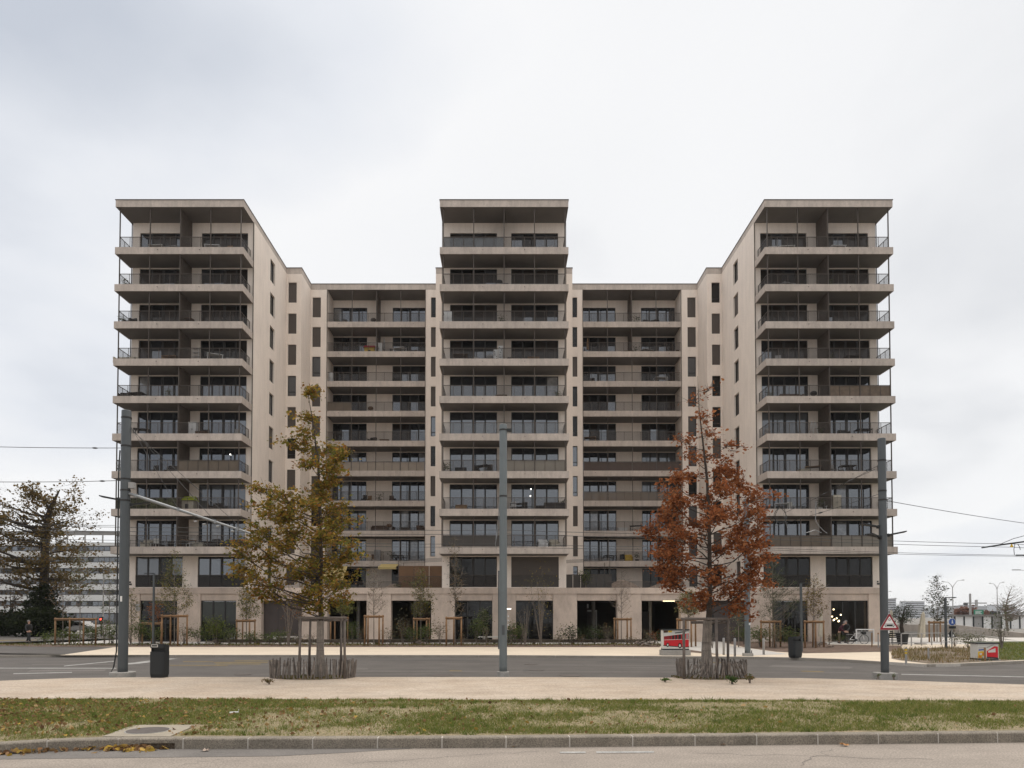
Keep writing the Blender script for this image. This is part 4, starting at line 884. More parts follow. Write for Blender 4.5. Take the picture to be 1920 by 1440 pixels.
# ---- slim path lamps with a flat arm
for px, py, pt, arm, lab in ((287,1212,1076,-18,'slim dark lamp post with short arm near the left bin'),(935,1217,1072,0,'slim dark lamp post seen left of the middle pole'),(1503,1222,1094,20,'slim dark lamp post with short arm beside the far litter bin'),(1774,1216,1121,20,'slim dark lamp post with flat arm beside the blue sign')):
    x, y = G(px, py); H_ = AT(px, pt, y).z-PAV; q = .055 if arm else .04
    o = thing('path_lamp', lab, 'street lamp', (x,y,PAV)); MB().box(-q,q,-q,q,0,H_).build('post','polegrey',o)
    A = arm*y/FPX; 
    if arm: MB().box(min(0,A),max(0,A),-.06,.06,H_,H_+.05).build('lamp_head','darkgrey',o)
    else: MB().box(-.04,.12,-.06,.06,H_,H_+.06).build('lamp_head','darkgrey',o)
# ---- bollards
for px, py, pt, lab in ((1357,1228,1196,'leftmost grey steel bollard beside the tree guard'),(1378,1231,1197,'middle grey steel bollard left of the far pole'),(1432,1227.5,1197,'rightmost grey steel bollard at the end of the white path')):
    x, y = G(px, py); H_ = AT(px,pt,y).z-PAV
    tag(link('bollard', MB().lathe([(.06,0),(.06,H_-.02),(.05,H_)],14).mesh('bollard','greymetal',True), None, (x,y,PAV)), lab, 'bollard')
for px, py, pt, lab in ((1699,1246,1214,'thin post with yellow band at the corner of the dry bed'),(1847,1240,1214,'thin brown post before the painted cabinet'),(1823,1235,1215,'thin post left of the painted cabinet'),(1741,1236,1215,'thin post in the middle of the dry bed')):
    x, y = G(px, py); H_ = AT(px,pt,y).z-PAV; o = thing('marker_post', lab, 'post', (x,y,PAV)); MB().box(-.03,.03,-.03,.03,0,H_).build('shaft','greymetal' if px != 1847 else 'wood',o)
    if px == 1699: MB().box(-.033,.033,-.033,.033,H_*.62,H_*.74).build('yellow_band','yellow',o); MB().box(-.033,.033,-.033,.033,H_*.8,H_*.92).build('yellow_band','yellow',o)
o = thing('bed_rail', 'thin rail running along the back of the dry bed', 'railing', (*G(1675,1222),PAV))
a, b = G(1672,1219), G(1848,1214); base_ = G(1675,1222)
MB().tube((a[0]-base_[0],a[1]-base_[1],.42),(b[0]-base_[0],b[1]-base_[1],.42),.018,.018,6).build('rail','greymetal',o)
# ---- painted cabinets
def cabinet(px, py, w, ptop, label, rz, base_m, draw, dpt=.5, plinth=.3):
    x, y = G(px, py); W_ = w*y/FPX; H_ = AT(px,ptop,y).z-PAV
    o = thing('electrical_cabinet', label, 'cabinet', (x,y+dpt/2,PAV), rz)
    MB().bbox(-W_/2-.08,W_/2+.08,-dpt/2-.05,dpt/2+.05,-.05,plinth,.015).build('plinth','concrete',o)
    MB().box(-W_/2,W_/2,-dpt/2,dpt/2,plinth,plinth+.07).build('foot','darkgrey',o)
    MB().box(-W_/2,W_/2,-dpt/2,dpt/2,plinth+.07,H_-.05).build('body',base_m,o)
    MB().box(-W_/2-.03,W_/2+.03,-dpt/2-.04,dpt/2+.04,H_-.05,H_).build('lid','darkgrey',o)
    draw(o, W_, H_, -dpt/2, plinth+.07, dpt); return o
def flat(o, name, m, poly, y, k=1): return MB().vprism(poly, y-.003*k, y-.003*k+.002).build(name, m, o)
def bus(o, W_, H_, y, z0, dpt):
    h = H_-.05-z0; X = lambda f: -W_/2+W_*f; Z = lambda f: z0+h*min(.985, f*1.1)
    flat(o,'painted_sky','offwhite',[(X(.01),Z(.02)),(X(.99),Z(.02)),(X(.99),Z(.98)),(X(.01),Z(.98))],y,1)
    flat(o,'painted_road','black',[(X(.0),Z(.14)),(X(.35),Z(.10)),(X(1),Z(.06)),(X(1),Z(.12)),(X(.3),Z(.17)),(X(0),Z(.19))],y,2)
    flat(o,'painted_bus','red',[(X(.02),Z(.18)),(X(.85),Z(.09)),(X(.99),Z(.12)),(X(.99),Z(.78)),(X(.85),Z(.76)),(X(.02),Z(.62))],y,3)
    flat(o,'painted_bus_roof','offwhite',[(X(.02),Z(.61)),(X(.85),Z(.74)),(X(.99),Z(.76)),(X(.97),Z(.83)),(X(.85),Z(.82)),(X(.02),Z(.665))],y,4)
    flat(o,'painted_gear','black',[(X(.45),Z(.80)),(X(.62),Z(.82)),(X(.96),Z(.93)),(X(.99),Z(.90)),(X(.66),Z(.775)),(X(.45),Z(.755))],y,5)
    flat(o,'painted_stripe','offwhite',[(X(.02),Z(.425)),(X(.85),Z(.46)),(X(.99),Z(.45)),(X(.99),Z(.47)),(X(.85),Z(.485)),(X(.02),Z(.445))],y,4)
    for a, b in ((.04,.08),(.12,.16),(.20,.24),(.27,.31),(.34,.43),(.46,.55),(.58,.69),(.72,.81)):
        flat(o,'painted_window','black',[(X(a),Z(.46)),(X(b),Z(.48)),(X(b),Z(.60+.15*b)),(X(a),Z(.60+.15*a))],y,5)
    flat(o,'painted_windscreen','greymetal',[(X(.885),Z(.50)),(X(.975),Z(.49)),(X(.97),Z(.72)),(X(.895),Z(.72))],y,5)
    for cx_, cz_, r_ in ((.165,.19,.075),(.64,.155,.095)):
        w_ = W_*r_; flat(o,'painted_wheel','black',[(X(cx_)+w_*math.cos(a)*.75,Z(cz_)+w_*1.1*math.sin(a)) for a in [2*math.pi*i/14 for i in range(14)]],y,6)
        flat(o,'painted_hub','offwhite',[(X(cx_)+w_*.5*math.cos(a)*.75,Z(cz_)+w_*.55*math.sin(a)) for a in [2*math.pi*i/12 for i in range(12)]],y,7)
    flat(o,'painted_crest','yellow',[(X(.20),Z(.80)),(X(.335),Z(.81)),(X(.335),Z(.97)),(X(.20),Z(.96))],y,4)
    flat(o,'painted_building','fabricbrown',[(X(.01),Z(.78)),(X(.17),Z(.80)),(X(.20),Z(.97)),(X(.01),Z(.97))],y,3)
cabinet(1268,1229,48,1180,'electrical cabinet painted with a red trolleybus across the street',0,'offwhite',bus,.55,.28)
def tram(o, W_, H_, y, z0, dpt):
    h = H_-.05-z0; X = lambda f: -W_/2+W_*f; Z = lambda f: z0+h*f
    flat(o,'painted_ground','offwhite',[(X(0),Z(0)),(X(.99),Z(0)),(X(.99),Z(.99)),(X(0),Z(.99))],y,1)
    flat(o,'painted_yellow_field','yellow',[(X(.01),Z(.02)),(X(.38),Z(.02)),(X(.38),Z(.40)),(X(.24),Z(.50)),(X(.01),Z(.46))],y,2)
    for a, b, c_, r_ in ((.10,.12,'orange',.07),(.28,.30,'orange',.08),(.14,.30,'offwhite',.06),(.25,.10,'offwhite',.06),(.33,.44,'orange',.05)):
        flat(o,'painted_blob',c_,[(X(a)+W_*r_*math.cos(t),Z(b)+W_*r_*.9*math.sin(t)) for t in [2*math.pi*i/10 for i in range(10)]],y,4)
    flat(o,'painted_blue_script','blue',[(X(.04),Z(.52)),(X(.30),Z(.56)),(X(.33),Z(.64)),(X(.05),Z(.62))],y,3)
    flat(o,'painted_tram','red',[(X(.43),Z(.12)),(X(.97),Z(.06)),(X(.97),Z(.80)),(X(.80),Z(.84)),(X(.43),Z(.50))],y,2)
    flat(o,'painted_tram_front','offwhite',[(X(.50),Z(.40)),(X(.85),Z(.42)),(X(.85),Z(.70)),(X(.50),Z(.52))],y,3)
    flat(o,'painted_tram_shadow','darkgrey',[(X(.43),Z(.03)),(X(.97),Z(.0)),(X(.97),Z(.06)),(X(.43),Z(.12))],y,3)
    flat(o,'painted_wire','greymetal',[(X(.43),Z(.70)),(X(.78),Z(.92)),(X(.78),Z(.97)),(X(.43),Z(.76))],y,3)
    flat(o,'painted_sky_band','greymetal',[(X(.02),Z(.70)),(X(.40),Z(.70)),(X(.40),Z(.74)),(X(.02),Z(.73))],y,3)
cabinet(1853,1239,39,1205,'painted cabinet with yellow side and red tram by the lawn at the right',0,'offwhite',tram,.5,.04)
# ---- fence rail and blue sign by the café terrace
o = thing('terrace_railing', 'grey steel hand rail with slim posts in front of the café terrace', 'railing', (*G(1710,1211),PAV))
bx_, by_ = G(1710,1211); pts = []
for px, py in ((1647,1214),(1690,1212),(1709,1211),(1728,1210.5),(1747,1210),(1765,1209.5)):
    a, b = G(px, py); pts.append((a-bx_, b-by_)); MB().box(a-bx_-.03,a-bx_+.03,b-by_-.03,b-by_+.03,0,.86).build('post','greymetal',o)
MB().path([(a,b,.86) for a, b in pts[1:]], .025, 6).build('hand_rail','greymetal',o)
x, y = G(1785,1216); o = thing('path_sign', 'round blue pedestrian sign with small plates on a grey post', 'sign', (x,y,PAV)); u = y/FPX
zz = lambda py: AT(1785,py,y).z-PAV
MB().tube((0,0,0),(0,0,zz(1160)),.035,.035,8).build('post','greymetal',o)
def disc(r_, zc__, y_, n=20): return [(r_*math.cos(2*math.pi*i/n), zc__+r_*math.sin(2*math.pi*i/n)) for i in range(n)]
MB().vprism(disc(7*u,zz(1166),0),-.06,-.045).build('rim','white',o); MB().vprism(disc(6.4*u,zz(1166),0),-.066,-.062).build('blue_disc','blue',o)
f_ = MB(); zc_ = zz(1166); f_.vprism([(-.9*u,zc_-3.5*u),(-.1*u,zc_-3.5*u),(.1*u,zc_-.8*u),(1.2*u,zc_-3.5*u),(2*u,zc_-3.3*u),(.9*u,zc_+1.6*u),(-.6*u,zc_+1.8*u),(-1.2*u,zc_-.6*u)],-.07,-.068); f_.vprism([(.1*u+.9*u*math.cos(a),zc_+3*u+.9*u*math.sin(a)) for a in [2*math.pi*i/8 for i in range(8)]],-.07,-.068); f_.build('walker_symbol','white',o)
MB().box(-6*u,7*u,-.06,-.045,zz(1178.5),zz(1174)).build('plate','darkgrey',o)
MB().vprism([(-10*u,zz(1195)),(9.5*u,zz(1195)),(0,zz(1181))],.05,.065).build('triangle_back','darkgrey',o)
for dx in (-6,3.5): MB().vprism([(dx*u-1.5*u,zz(1193.5)),(dx*u+2*u,zz(1193.5)),(dx*u+1.2*u,zz(1190)),(dx*u-.3*u,zz(1189))],.03,.048).build('symbol','white',o)
# ================================================================ TREES AND PLANTS
def crown(trunk, prof, Y, ncl, per, sig, size, cols, parent, barkm, leafm='leaf', depth=.8, rise=.55, br=.018, ratio=.55, edge=.5, sparse=None, drop=.15, nb=0, bsig=(.24,.12), tw=1.0, wexp=1.25):
    """trunk: list of (px,py,radius); prof: [(py,xmin,xmax)]; makes branches in `barkm` and a leaf crown"""
    T = [AT(px,py,Y) for px,py,_ in trunk]; TR = [r for _,_,r in trunk]
    base = Vector(parent.location)
    def tpos(z):
        for i in range(len(T)-1):
            if T[i].z <= z <= T[i+1].z: return T[i].lerp(T[i+1], (z-T[i].z)/(T[i+1].z-T[i].z+1e-9)), TR[i]+(TR[i+1]-TR[i])*(z-T[i].z)/(T[i+1].z-T[i].z+1e-9)
        return (T[-1], TR[-1]) if z > T[-1].z else (T[0], TR[0])
    py = np.array([p[0] for p in prof], float); xa = np.array([p[1] for p in prof], float); xb = np.array([p[2] for p in prof], float)
    wts = np.interp(np.linspace(py[0],py[-1],200), py, xb-xa)**wexp; cdf = np.cumsum(wts)/wts.sum()
    m = MB(); P = []
    m.path([p-base for p in T], TR, 10)
    boughs = []
    for i in range(nb or ncl):
        q = py[0]+(py[-1]-py[0])*np.searchsorted(cdf, (i+random.random())/(nb or ncl))/200
        a, b = np.interp(q, py, xa), np.interp(q, py, xb); A, B = AT(a,q,Y), AT(b,q,Y); hw = (B.x-A.x)/2; cx_ = (A.x+B.x)/2
        ang = i*2.39996+rnd(-.5,.5); rr = random.random()**edge*(1.0 if nb else 1)
        c = Vector((cx_+hw*rr*math.cos(ang)*.97, Y+hw*depth*rr*math.sin(ang), A.z))
        d = math.hypot(c.x-tpos(c.z)[0].x, c.y-Y); s_, rs = tpos(max(T[0].z+(T[-1].z-T[0].z)*.02, min(c.z-d*rise-.1, T[-1].z-.05)))
        mid = s_.lerp(c, .5)+Vector((rnd(-.12,.12)*d, rnd(-.12,.12)*d, -.08*d+rnd(-.10,.10)*d)); r0 = min(rs*.5, br*(.5+.5*d))
        m.path([s_-base, s_.lerp(mid,.5)-base+Vector((0,0,rnd(-.04,.04)*d)), mid-base, c-base], [r0, r0*.8, r0*.6, .005*tw], 5, False)
        k = per if sparse is None else int(per*sparse(q))
        boughs.append((c, mid, k, hw))
    for c0, mid, k, hw in boughs:
        for j in range((ncl//nb) if nb else 1):
            c = c0+Vector((random.gauss(0,bsig[0]), random.gauss(0,bsig[0]), random.gauss(0,bsig[1])))*(min(1,hw/.5) if nb else 0) if nb else c0
            st_ = mid.lerp(c0, rnd(.3,.95))
            if nb: m.path([st_-base, st_.lerp(c,.5)-base+Vector((0,0,rnd(-.03,.03))), c-base], [.010,.007,.003], 4, False)
            for _ in range(3):
                e_ = c+Vector((random.gauss(0,sig*1.3), random.gauss(0,sig*1.3), random.gauss(sig*.5,sig))); m.path([st_.lerp(c,.6)-base, e_-base], [.006*tw,.002*tw], 4, False)
            if k > 0:
                P.append(np.array(c)+rng.normal(size=(k,3))*np.array([sig*1.15,sig*1.15,sig*.7]))
                kk = k//4
                if kk: t = rng.random((kk,1)); P.append(np.array(st_)*(1-t)+np.array(c)*t+rng.normal(size=(kk,3))*sig*.5)
    m.build('trunk', barkm, parent)
    if P: P = np.concatenate(P)-np.array(base); link('crown', leaves_mesh('crown', P, size, cols, leafm, ratio, drop=drop), parent)
OAK = [(0.248, 0.154, 0.029), (0.188, 0.164, 0.035), (0.129, 0.134, 0.033), (0.318, 0.203, 0.042), (0.258, 0.119, 0.035), (0.109, 0.109, 0.029), (0.357, 0.238, 0.06), (0.154, 0.154, 0.035), (0.277, 0.144, 0.06)]
RED = [(0.275, 0.1, 0.042), (0.211, 0.074, 0.032), (0.317, 0.127, 0.053), (0.158, 0.055, 0.026), (0.359, 0.158, 0.069), (0.243, 0.084, 0.036)]
Yt = G(600,1270,.15)[1]
def guard_tree(px, label, trunk, prof, cols, ncl, per, sparse=None, **kw):
    x = AT(px,1270,Yt).x; o = thing('young_oak_tree', label, 'tree', (x, Yt, .15))
    crown(trunk, prof, Yt, ncl, per, .13, .105, cols, o, 'barkdark', sparse=sparse, rise=.42, edge=.32, wexp=1.1, **kw)
    return o
tl = guard_tree(600,'young oak with yellow green and brown leaves on the left, staked in a paling ring',
    [(600,1272,.085),(601,1200,.08),(602,1150,.085),(600,1120,.075),(602,1050,.065),(600,950,.05),(597,880,.038),(588,800,.02),(577,735,.006)],
    [(727,568,580),(745,562,590),(775,562,603),(800,560,612),(830,556,612),(855,558,662),(880,560,668),(905,563,664),(925,470,662),(950,462,672),(980,455,690),(1010,448,692),(1040,440,690),(1070,446,690),(1100,468,672),(1125,520,660),(1145,560,650)], OAK, 348, 34, nb=58)
tr = guard_tree(1326,'young oak with rust red leaves and bare top on the right, in a paling ring',
    [(1322,1275,.10),(1325,1200,.10),(1330,1150,.10),(1331,1100,.075),(1330,1000,.06),(1326,900,.045),(1318,830,.028),(1311,770,.016),(1308,705,.004)],
    [(712,1300,1326),(740,1290,1330),(770,1296,1332),(800,1285,1335),(830,1274,1384),(860,1276,1386),(885,1290,1384),(900,1250,1388),(930,1218,1420),(955,1222,1430),(985,1200,1440),(1010,1196,1442),(1040,1206,1436),(1070,1225,1436),(1100,1255,1434),(1125,1290,1425),(1148,1312,1405)], RED, 348, 34, nb=58,
    sparse=lambda q: .12 if q < 780 else (.45 if q < 860 else 1))
for o, px in ((tl,600),(tr,1326)):      # reed wrap round the lower trunk
    s_ = 1 if o is tl else 1.25; m = MB(); h = AT(600,1162,Yt).z-.15
    n = 14; rad = lambda z: (.095*s_ if z > h*.5 else .10*s_+.04*(1-z/h*2)*s_)
    lean = -.0 if o is tl else -.10
    for k in range(n):
        a = 2*math.pi*k/n
        m.path([(rad(0)*math.cos(a),rad(0)*math.sin(a),0),(rad(h*.5)*math.cos(a)+lean*.2,rad(h*.5)*math.sin(a),h*.5),(rad(h)*math.cos(a)-lean*.4,rad(h)*math.sin(a),h*.985+rnd(-.02,.02))], .026*s_, 5)
    m.build('trunk_wrap','wrap',o)
    for f in (.46,.60): MB().lathe([(.125*s_,0),(.13*s_,.006),(.125*s_,.012)],14,(lean*.2,0,h*f)).build('wrap_wire','iron',o)
# stake frames round the two oaks
def stakes(name, label, px, Y, z, stk, ptop, r, m, bars):
    """stk: [(px, dy)] stake positions; bars: [(px0,px1,dy,py)]"""
    x = AT(px,1270,Y).x; o = thing(name, label, 'tree stakes', (x, Y, z))
    for q in stk:
        p_, dy = q[0], q[1]; lean = q[2] if len(q) > 2 else 0
        a = AT(p_, ptop, Y+dy); b = Vector((a.x+lean*Y/FPX, Y+dy, z)); 
        MB().path([(b.x-x,dy,-.05),(a.x-x,dy,a.z-z)], [r*1.05,r*.95], 8).build('stake', m, o, True)
    for p0, p1, dy, py in bars:
        a, b = AT(p0,py,Y+dy), AT(p1,py,Y+dy); MB().path([(a.x-x,dy,a.z-z),(b.x-x,dy,b.z-z)], [r,r*.92], 8).build('crossbar', m, o, True)
    return o
stakes('tree_stakes','grey weathered stake frame round the yellow green oak',600,Yt,.15,[(564,-.55,-3),(582,.45,-2),(646,-.5,1),(640,.5,0)],1158,.042,'stakegrey',[(558,650,-.55,1158.5),(566,652,.5,1163)])
stakes('tree_stakes','grey weathered stake frame round the rust red oak',1326,Yt,.15,[(1282,-.6,0),(1343,-.62,1),(1365,.3,-1)],1160,.046,'stakegrey',[(1277,1367,-.6,1160.5),(1296,1368,.35,1167)])
# chestnut paling rings, every pale its own piece
def pales(label, px0, px1, py, n, z, rough, fallen=()):
    a, b = AT(px0,py,Yt), AT(px1,py,Yt); cx_ = (a.x+b.x)/2; rx = (b.x-a.x)/2; ry = .80
    cy_ = Yt
    o = thing('paling_fence', label, 'fence', (cx_, cy_, z)); H_ = .60
    ms = []
    for k in range(5):
        m = MB(); w_ = .022+.006*k/4; d_ = .016; h = H_*(.93+.03*k)
        m.path([(0,0,0),(rnd(-.006,.006),0,h*.35),(rnd(-.008,.008),0,h*.7),(rnd(-.01,.01),0,h*.97),(0,0,h)], [w_,w_*rnd(.85,1.05),w_*rnd(.8,1),w_*.85,w_*.3], 6); ms.append(m.mesh('pale','pale'))
    for i in range(n):
        t = 2*math.pi*i/n+rnd(-.025,.025); p = link('pale', random.choice(ms), o, (rx*math.cos(t), ry*math.sin(t), rnd(-.03,.02)), rnd(0,6))
        tilt = rough*.06
        d0 = math.degrees(t) % 360
        ty = random.gauss(0, tilt+.02); tx = random.gauss(0, tilt+.02)
        for f0, f1, lean in fallen:
            if f0 < d0 < f1: ty += lean+rnd(-.1,.1)*rough; tx += rnd(-.12,.05)
        p.rotation_euler = (tx, ty, rnd(0,.2))
    for z_ in (.14,.44): MB().path([(rx*1.01*math.cos(2*math.pi*i/40), ry*1.01*math.sin(2*math.pi*i/40), z_+.01*math.sin(i*2.1)) for i in range(41)], .004, 4, False).build('binding_wire','iron',o)
pales('low ring of split chestnut pales round the yellow green oak',508,664,1280,74,.15,.6)
pales('broken leaning ring of split chestnut pales round the rust red oak',1272,1400,1280,66,.15,1.4,((205,250,.5),(285,352,-.42)))
for cx0, cx1, lab in ((520,655,'weeds and dead leaves at the foot of the yellow green oak'),(1265,1408,'weeds and dead leaves at the foot of the rust red oak')):
    n = 1500; a = rng.random(n)*2*math.pi; r_ = np.sqrt(rng.random(n)); A, B = AT(cx0,1280,Yt), AT(cx1,1280,Yt)
    P = np.stack([(A.x+B.x)/2+(B.x-A.x)/2*1.08*r_*np.cos(a), Yt+.9*r_*np.sin(a), .155+.03*rng.random(n)], 1)
    ow = struct(tag(link('weeds', leaves_mesh('weeds', P, .06, [(.10,.11,.03),(.15,.10,.05),(.2,.13,.07),(.08,.10,.03)], 'leaf_dry', .4)), lab, 'weeds'), 'stuff')
    ow2 = struct(MB().lathe([((B.x-A.x)/2*1.05,0),((B.x-A.x)/2,.012)],24).build('soil_patch','soil')); ow2.location = ((A.x+B.x)/2,Yt,.146); ow2.scale = (1,.9/((B.x-A.x)/2),1)
def bush(px, py, w, h, n, size, cols, label, name='shrub', Y=None, z=.15, stems=4, group=None, barkm='barkgrey', shape=1.0, ratio=.5, cat='shrub'):
    """w,h in picture pixels at the plant's own distance"""
    if Y is None: x, Y = G(px, py, z)
    else: x = AT(px,py,Y).x
    s = Y/FPX; W_, H_ = w*s/2, h*s
    o = thing(name, label, cat, (x,Y,z), 0, group)
    m = MB(); P = []
    for i in range(stems):
        a = rnd(0,6.28); t = Vector((W_*.75*math.cos(a)*random.random(), W_*.6*math.sin(a)*random.random(), H_*rnd(.75,1))); m.path([(rnd(-.04,.04),rnd(-.04,.04),0), t*.5+Vector((0,0,H_*.1)), t], [.012+.006*H_,.009,.003], 5, False)
        for k in range(3):
            b = t*rnd(.4,.9); e_ = b+Vector((rnd(-1,1)*W_*.5,rnd(-1,1)*W_*.4,H_*rnd(.05,.25))); m.path([b,e_],[.006,.002],4,False)
            P.append(np.array(e_)+rng.normal(size=(max(1,n//(stems*4)),3))*np.array([W_*.28,W_*.28,H_*.14]))
        P.append(np.array(t)*rng.uniform(.3,1,size=(max(1,n//(stems*4)),1))+rng.normal(size=(max(1,n//(stems*4)),3))*np.array([W_*.25,W_*.25,H_*.12]))
    m.build('stem', barkm, o)
    if n: P = np.concatenate(P); P[:,2] = np.abs(P[:,2])+.02; link('foliage', leaves_mesh('foliage', P, size, cols, 'leaf', ratio), o)
    return o
GRN = [(0.084, 0.114, 0.042), (0.12, 0.144, 0.054), (0.06, 0.084, 0.036), (0.156, 0.168, 0.066)]; YEL = [(.22,.17,.045),(.17,.15,.04),(.13,.13,.04),(.26,.18,.05)]; GRY = [(0.169, 0.182, 0.111), (0.13, 0.156, 0.098), (0.208, 0.208, 0.13)]; BRN = [(.17,.10,.05),(.12,.075,.04),(.20,.14,.07)]; RDB = [(.30,.11,.035),(.22,.08,.03)]
bush(1247,1279,20,6,200,.04,[(.10,.16,.04),(.07,.12,.03)],'bright green weed at the left foot of the rust red oak','weed',z=.15,cat='weed'); bush(1372,1283,24,14,260,.05,[(.05,.09,.03),(.08,.12,.04)],'dark green weed in front of the rust red oak','weed',z=.15,cat='weed'); bush(1406,1281,22,13,120,.06,[(.10,.12,.05),(.2,.12,.06)],'leggy weed at the right foot of the rust red oak','weed',z=.15,cat='weed'); bush(505,1283,22,8,120,.05,[(.12,.11,.04),(.15,.09,.04)],'small brown green weed at the left foot of the yellow green oak','weed',z=.15,cat='weed')
bush(1646,1274,10,10,60,.04,GRN,'tuft of weed left of the right pole base','weed',z=.15,cat='weed'); bush(1676,1275,10,9,60,.04,GRN,'tuft of weed right of the right pole base','weed',z=.15,cat='weed')
# ---- staked saplings in the planting bed
def sapling(px, Y, ptop, prof, ncl, per, cols, label, stk=None, size=.10, barkm='barkgrey', r=.035, sig=.16, lean=0, edge=.7, name='sapling', ratio=.55, rise=.7):
    x = AT(px,1208,Y).x; o = thing(name, label, 'tree', (x,Y,PAV))
    zb = AT(px,1208,Y).z; pyb = 1156+(CAMH-PAV)*FPX/Y
    per = int(per*1.5); crown([(px,pyb,r),(px+lean*.3,(pyb+prof[-1][0])/2,r*.9),(px+lean*.5,prof[-1][0],r*.75),(px+lean,ptop,.006)], prof, Y, ncl, per, sig, size, cols, o, barkm, br=.024, rise=rise, edge=edge, ratio=ratio, tw=1.9)
    if stk:
        pxs, pt, dys = stk
        stakes('tree_stakes', 'wooden stake frame round the '+label.split(',')[0], px, Y, PAV, [(p_, d_) for p_, d_ in zip(pxs, dys)], pt, .06, 'stake', [(pxs[0]-2,pxs[-1]+2,min(dys)-.05,pt+2.5),(pxs[0]-1,pxs[-1]+1,max(dys)+.05,pt+4)])
    return o
F4 = (-.45,.45,-.45,.45)
sapling(150,48.5,1022,[(1022,147,153),(1035,142,160),(1060,130,172),(1100,125,182),(1140,138,165)],34,8,GRY,'tall nearly bare sapling left of the left pole',((104,131,157,180),1158,F4))
sapling(205,50,1070,[(1070,200,212),(1100,190,222),(1150,192,220)],30,6,GRY,'thin grey sapling right of the left pole base')
sapling(246,51,1105,[(1105,242,252),(1130,236,262),(1165,238,260)],24,8,GRY+YEL,'small sapling at the corner of the building')
sapling(560,51,1110,[(1110,552,570),(1135,540,582),(1160,545,578)],30,6,RDB+BRN,'thin reddish sapling beside the red leaved shrub')
sapling(906,51.5,1140,[(1140,900,914),(1160,894,920),(1185,898,916)],20,16,GRN,'short leafy sapling before the central shop window')
sapling(1385,45,1120,[(1120,1378,1392),(1145,1372,1398),(1170,1374,1396)],24,10,GRY,'small grey sapling left of the far pole')
sapling(118,50,1085,[(1085,110,128),(1110,90,145),(1150,100,140)],22,4,BRN,'short bare sapling at the left end of the bed')
sapling(327,47.6,1032,[(1032,320,335),(1055,312,345),(1090,298,352),(1120,290,362),(1145,296,365)],60,22,YEL+GRN,'leafy yellow green sapling near the left bin',((304,320,334,351),1152,F4),.085)
sapling(287,52,1130,[(1130,280,300),(1150,276,306),(1162,280,300)],16,14,RDB,'small orange leaved sapling at the left corner of the building',((267,285,302),1166,(-.4,.4,-.4)))
sapling(462,51,1098,[(1098,455,468),(1110,448,478),(1130,442,486),(1158,446,484)],46,16,GRN+YEL,'round leafy sapling by the second shop window',((444,455,468,478),1161,F4))
sapling(640,51.3,1122,[(1122,632,650),(1138,622,664),(1150,632,655)],30,22,[(.22,.22,.07),(.16,.18,.06)],'pale green sapling in front of the left passage',((620,628,646,652),1156,F4))
sapling(701,48,1046,[(1046,696,706),(1075,690,715),(1100,680,724),(1130,684,728),(1150,690,720)],50,7,BRN+GRY,'bare twiggy sapling between the two left passages',((684,690,711,718),1153,F4),.06)
sapling(789,51.3,1066,[(1066,784,794),(1090,776,802),(1120,768,815),(1152,770,812)],60,15,YEL+GRN,'leafy yellow green sapling before the second passage',((776,782,800,805),1158,F4))
sapling(853,48,1000,[(1000,848,856),(1030,842,864),(1070,838,872),(1120,836,874),(1150,848,868)],44,14,[(.10,.10,.06),(.07,.075,.05),(.20,.12,.05)],'tall sparse sapling left of the middle pole',((837,851,865),1156,(-.45,.45,-.45)),.08)
sapling(1165,51.3,1070,[(1070,1158,1172),(1090,1146,1188),(1120,1138,1194),(1148,1150,1180)],40,1,YEL,'bare branching sapling before the right passage',((1152,1158,1176,1183),1158,F4),.06)
sapling(1290,46,1108,[(1108,1282,1300),(1125,1268,1310),(1150,1272,1322)],50,20,[(.20,.19,.07),(.15,.15,.07),(.25,.2,.09)],'pale leafed sapling behind the painted bus cabinet',((1270,1286,1296,1304),1159,F4))
sapling(1449,45,1030,[(1040,1446,1452),(1070,1425,1475),(1100,1415,1498),(1130,1418,1502),(1160,1418,1480)],64,34,[(.075,.095,.05),(.10,.115,.06),(.06,.075,.04)],'feathery grey green sapling right of the far pole',((1427,1443,1452,1463),1163,F4),.10,ratio=.22)
sapling(1526,44.5,1078,[(1078,1522,1530),(1100,1508,1545),(1130,1500,1552),(1155,1512,1548)],50,14,BRN+YEL,'sparse brown sapling beside the far lamp post',((1509,1524,1529,1544),1163,F4),.08)
sapling(1757,55,1073,[(1073,1755,1759),(1085,1745,1768),(1110,1735,1775),(1140,1730,1790),(1165,1742,1775)],60,12,[(.045,.055,.035),(.07,.075,.045)],'tall sparse dark sapling on the café terrace, right of the building',((1742,1751,1763,1774),1164,F4),.11)
